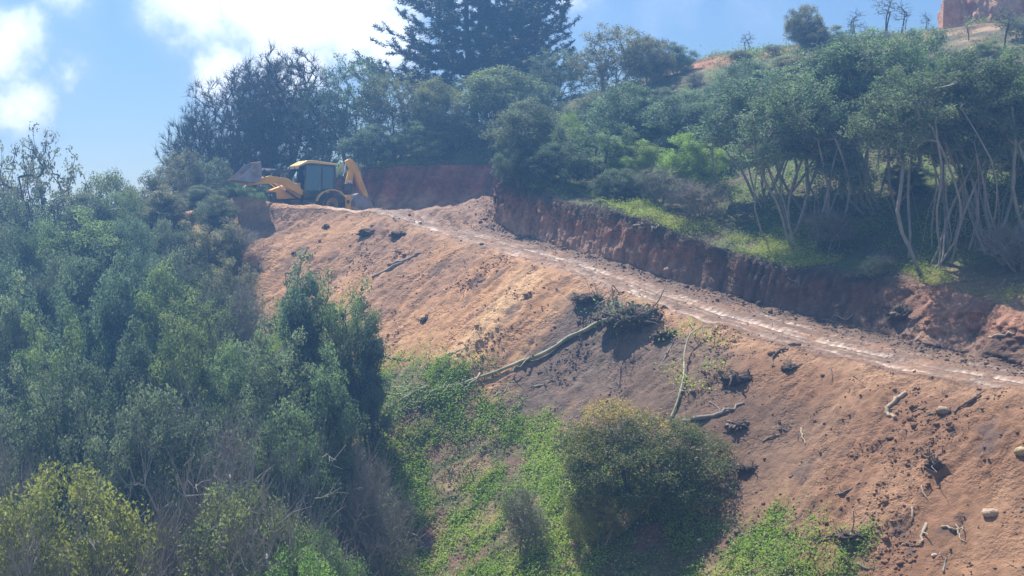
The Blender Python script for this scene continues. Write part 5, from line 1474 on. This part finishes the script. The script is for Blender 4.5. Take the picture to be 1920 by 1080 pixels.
def root_clump(px, py, rad, nroots, label, name='root_clump', cat='roots', squash=.55, mat=M_ROOT, rr=.035, spread=1.5, green=0, up=.6, seed=0, elong=1.0, pale=.25, lumpmat=None):
    rng = np.random.default_rng(seed or int(px))
    h, n = look(px, py)
    base = np.array(h)
    root = thing(name, label, cat, tuple(base), 'uprooted roots and stumps on the slope')
    # lump of dark soil held by the roots
    m, q = 34, 20
    th = np.linspace(0, np.pi, q)[:, None]; ph = (np.arange(m) * 2 * np.pi / m)[None]
    D = np.stack([np.sin(th) * np.cos(ph) * elong, np.sin(th) * np.sin(ph), np.cos(th) + 0 * ph], -1)
    r = rad * .85 * (1 + .75 * fbm(D[..., 0] * 2.6 + seed, D[..., 1] * 2.6, D[..., 2] * 2.6, 3, 4, .75))
    V = D * r[..., None] * [1, 1, squash]
    V = V.reshape(-1, 3); V[:, 2] += rad * squash * .05
    i, j = np.meshgrid(np.arange(q - 1), np.arange(m), indexing='ij')
    a = (i * m + j).ravel(); b = (i * m + (j + 1) % m).ravel()
    f = np.stack([a, a + m, b + m, b], 1)
    col = np.zeros((len(V), 3)) + np.array([0.10, 0.068, 0.05]) * rng.uniform(.6, 1.4, (len(V), 1))
    link('soil_lump', new_mesh('soil_lump', V, f, M_SOIL, True, {'Col': col, 'wet': np.zeros(len(V))}), root)
    for k in range(nroots):
        d = rng.normal(size=3); d[0] *= elong; d[2] = abs(d[2]) * up - .1; d /= np.linalg.norm(d)
        p0 = d * rad * rng.uniform(.5, .95) * [1, 1, squash]
        L = rad * rng.uniform(.25, spread * .75)
        p1 = p0 + d * L * .5 + rng.normal(size=3) * L * .2; p2 = p1 + d * L * .3 + rng.normal(size=3) * L * .28; p3 = p2 + rng.normal(size=3) * L * .3 + [0, 0, -.1 * L]
        Q = densify([p0, p1, p2, p3], 3)
        w = rr * rng.uniform(.4, 1.4)
        link('root', new_mesh('root', *polytube(Q, np.linspace(w, w * .3, len(Q)), 5, rng, .1), M_TWIG if rng.random() < pale else mat, True), root)
    if green:
        k = rng.normal(size=(green, 3)) * rad * [.6, .5, .3] + [-.3 * rad, -.3 * rad, .3 * rad]
        V, f = leaves(k, .11, rng, .5)
        c = link('leaves', new_mesh('leaves', V, f, M_LEAF, False, {'tone': np.repeat(rng.random(green), 4)}), root); c.color = (1.2, 1.6, 1.2, 1)
    return root


root_clump(1185, 600, 1.15, 81, 'big dark pile of torn roots and brush at the head of the fallen trunk', 'root_pile', green=420, elong=1.35, rr=.045, spread=1.2, seed=11)
root_clump(1105, 560, .65, 44, 'heap of dark twigs on the slope edge left of the big root pile', 'root_pile', elong=1.3, rr=.025, spread=1.8, squash=.35, seed=12)
root_clump(1250, 628, .5, 20, 'small dark root heap below the track right of the big root pile', 'root_pile', elong=1.3, rr=.03, seed=13)
root_clump(1385, 712, .5, 23, 'dark broken stump lying in its own shadow on the brown slope', 'stump', elong=1.5, rr=.06, spread=1.1, seed=14)
root_clump(1385, 798, .36, 27, 'clump of curved roots and soil right of the long grey branch', 'root_clump', elong=1.4, rr=.045, spread=1.1, seed=15)
root_clump(1405, 878, .38, 34, 'small heap of pale broken twigs beside the round bush', 'twig_heap', elong=1.3, rr=.022, spread=1.9, pale=.6, squash=.4, seed=16)
root_clump(1752, 872, .32, 15, 'earthy stump with upright root spikes casting a shadow on the right slope', 'stump', rr=.035, spread=2.3, up=2.6, seed=17)
root_clump(797, 600, .26, 15, 'small dark root tuft in the middle of the orange slope', 'root_clump', rr=.025, spread=2.0, seed=18)
root_clump(612, 425, .26, 4, 'left of two dark clods just below the digger', 'earth_clod', rr=.02, seed=19)
root_clump(690, 437, .42, 4, 'dark clod of turf on the upper slope right of the digger', 'earth_clod', elong=1.6, rr=.02, seed=20)
root_clump(748, 440, .35, 5, 'slanting dark turf clod above the pair of grey logs', 'earth_clod', elong=1.6, rr=.02, seed=21)
root_clump(1480, 690, .34, 17, 'dark root knot just below the middle of the track', 'root_clump', rr=.03, seed=22)
root_clump(1690, 590, .55, 17, 'collapsed block of bank earth with roots at the right', 'earth_block', rr=.03, squash=.8, lumpmat=1, seed=23)
root_clump(1600, 1005, .4, 13, 'reddish lump of clay among the clods above the bright herbs', 'earth_clod', elong=1.6, rr=.025, squash=.4, seed=24)


def rock(px, py, r, label, col=(0.42, 0.30, 0.22), squash=.7):
    rng = np.random.default_rng(int(px + py))
    h, n = look(px, py)
    m, q = 14, 9
    th = np.linspace(0, np.pi, q)[:, None]; ph = (np.arange(m) * 2 * np.pi / m)[None]
    D = np.stack([np.sin(th) * np.cos(ph), np.sin(th) * np.sin(ph), np.cos(th) + 0 * ph], -1)
    rr = r * (1 + .30 * fbm(D[..., 0] * 1.6 + px, D[..., 1] * 1.6, D[..., 2] * 1.6, 3, 3, .6))
    V = (D * rr[..., None] * [rng.uniform(.8, 1.3), 1, squash]).reshape(-1, 3)
    i, j = np.meshgrid(np.arange(q - 1), np.arange(m), indexing='ij')
    a = (i * m + j).ravel(); b = (i * m + (j + 1) % m).ravel()
    o = link('rock', new_mesh('rock', V, np.stack([a, a + m, b + m, b], 1), M_SOIL, True, {'Col': np.zeros((len(V), 3)) + np.array(col), 'wet': np.zeros(len(V))}), None, tuple(np.array(h) + [0, 0, r * .25]))
    tag(o, label, 'rock', 'rocks on the slope')


rock(1768, 772, 0.20, 'brown rock half buried below the dark crooked branch')
#rock(1792, 824, 0.13, 'small brown rock right of the spiked stump')
rock(1856, 965, 0.20, 'pale angular rock near the bottom right corner', (0.5, 0.36, 0.26))
#rock(1895, 745, 0.12, 'round brown rock just below the track at the right edge')
rock(1312, 1014, 0.09, 'small white stone in the shade below the round bush', (0.6, 0.58, 0.55))
rock(1916, 850, 0.22, 'yellowish rock cut by the right edge', (0.5, 0.38, 0.2))
rock(1038, 455, 0.14, 'tan boulder at the foot of the scraped bank', (0.42, 0.26, 0.17))
rock(1752, 1042, 0.08, 'tiny pale stone at the bottom right', (0.6, 0.5, 0.42))
rock(788, 418, 0.11, 'small white stone on the track edge near the digger', (0.62, 0.58, 0.55))
rock(903, 459, 0.10, 'dark round clod on the track edge above the grey logs', (0.09, 0.07, 0.06))


def red_bluff():
    """eroded red cliff on the hilltop at the right"""
    nu, nv = 150, 34
    U = np.linspace(0, 1, nu)[:, None]; Vv = np.linspace(0, 1, nv)[None]
    x0, x1 = 30.2, 44.0
    X = x0 + (x1 - x0) * U + 0 * Vv; Z = 11.0 + 5.0 * Vv + 0 * U
    front = 99.5 + 2.0 * np.abs(2 * U - 1) ** 6 * 0 + 1.3 * fbm(X * .5, 0, 0, 101, 3) + 0.9 * Vv
    Y = front + .35 * np.abs(fbm(X * 1.6, Z * .25, 0, 102, 4, .6)) * (1 + Vv) + .2 * fbm(X * 2, Z * 2, 0, 103, 3)
    top = 15.6 + .5 * fbm(X * .4, 1, 0, 104, 3) + .2 * fbm(X * 2, 1, 0, 105, 2)
    Z = 11.0 + (top - 11.0) * Vv
    # roll back over the top and round the left end
    V1 = np.stack([X, Y, Z], -1)
    back = V1[:, -1:, :] + np.stack([np.zeros((nu, 6)), np.linspace(.6, 14, 6)[None] + np.zeros((nu, 1)), .12 * np.sin(np.arange(6))[None] + np.zeros((nu, 1))], -1)
    G = np.concatenate([V1, back], 1)
    left = G[:1].repeat(8, 0).copy(); k = np.linspace(1, 0, 8, endpoint=False)[:, None]
    left[..., 1] += k * 7; left[..., 0] += .8 * fbm(left[..., 1] * .8, left[..., 2] * .6, 0, 106, 3) * k - .5 * k
    G = np.concatenate([left, G], 0)
    n0, n1 = G.shape[:2]
    i, j = np.meshgrid(np.arange(n0 - 1), np.arange(n1 - 1), indexing='ij'); a = (i * n1 + j).ravel()
    f = np.stack([a, a + n1, a + n1 + 1, a + 1], 1)
    P = G.reshape(-1, 3)
    P[:, 0] += (P[:, 1] - 99.5) * .34
    m = fbm(P[:, 0] * .6, P[:, 2] * 1.2, P[:, 1] * .5, 107, 4)[:, None]
    col = np.array([0.50, 0.24, 0.14]) + (np.array([0.58, 0.36, 0.23]) - np.array([0.50, 0.24, 0.14])) * sstep(-.1, .3, m)
    o = link('red_cliff', new_mesh('red_cliff', P, f, M_SOIL, True, {'Col': col, 'wet': np.zeros(len(P))}))
    tag(o, 'eroded red earth cliff on the hilltop at the upper right', kind='structure')


red_bluff()

# ------------------------------------------------------------------ haze
def build_haze():
    m, nt, out = mat_new('haze')
    v = nt.nodes.new('ShaderNodeVolumePrincipled')
    v.inputs['Color'].default_value = HAZE_COL
    v.inputs['Density'].default_value = HAZE_DENS
    v.inputs['Anisotropy'].default_value = HAZE_G
    nt.links.new(v.outputs[0], out.inputs['Volume'])
    x0, x1, y0, y1, z0, z1 = -190, 190, -95, 270, -120, 60
    vs = [(x, y, z) for x in (x0, x1) for y in (y0, y1) for z in (z0, z1)]
    fs = [(0, 1, 3, 2), (4, 6, 7, 5), (0, 4, 5, 1), (2, 3, 7, 6), (0, 2, 6, 4), (1, 5, 7, 3)]
    o = link('haze', new_mesh('haze', vs, np.array(fs), m))
    tag(o, 'thin blue haze in the air between the viewer and the hill', 'haze', kind='stuff')
HAZE_COL = (0.22, 0.50, 1.0, 1); HAZE_DENS = 0.0029; HAZE_G = 0.55
build_haze()
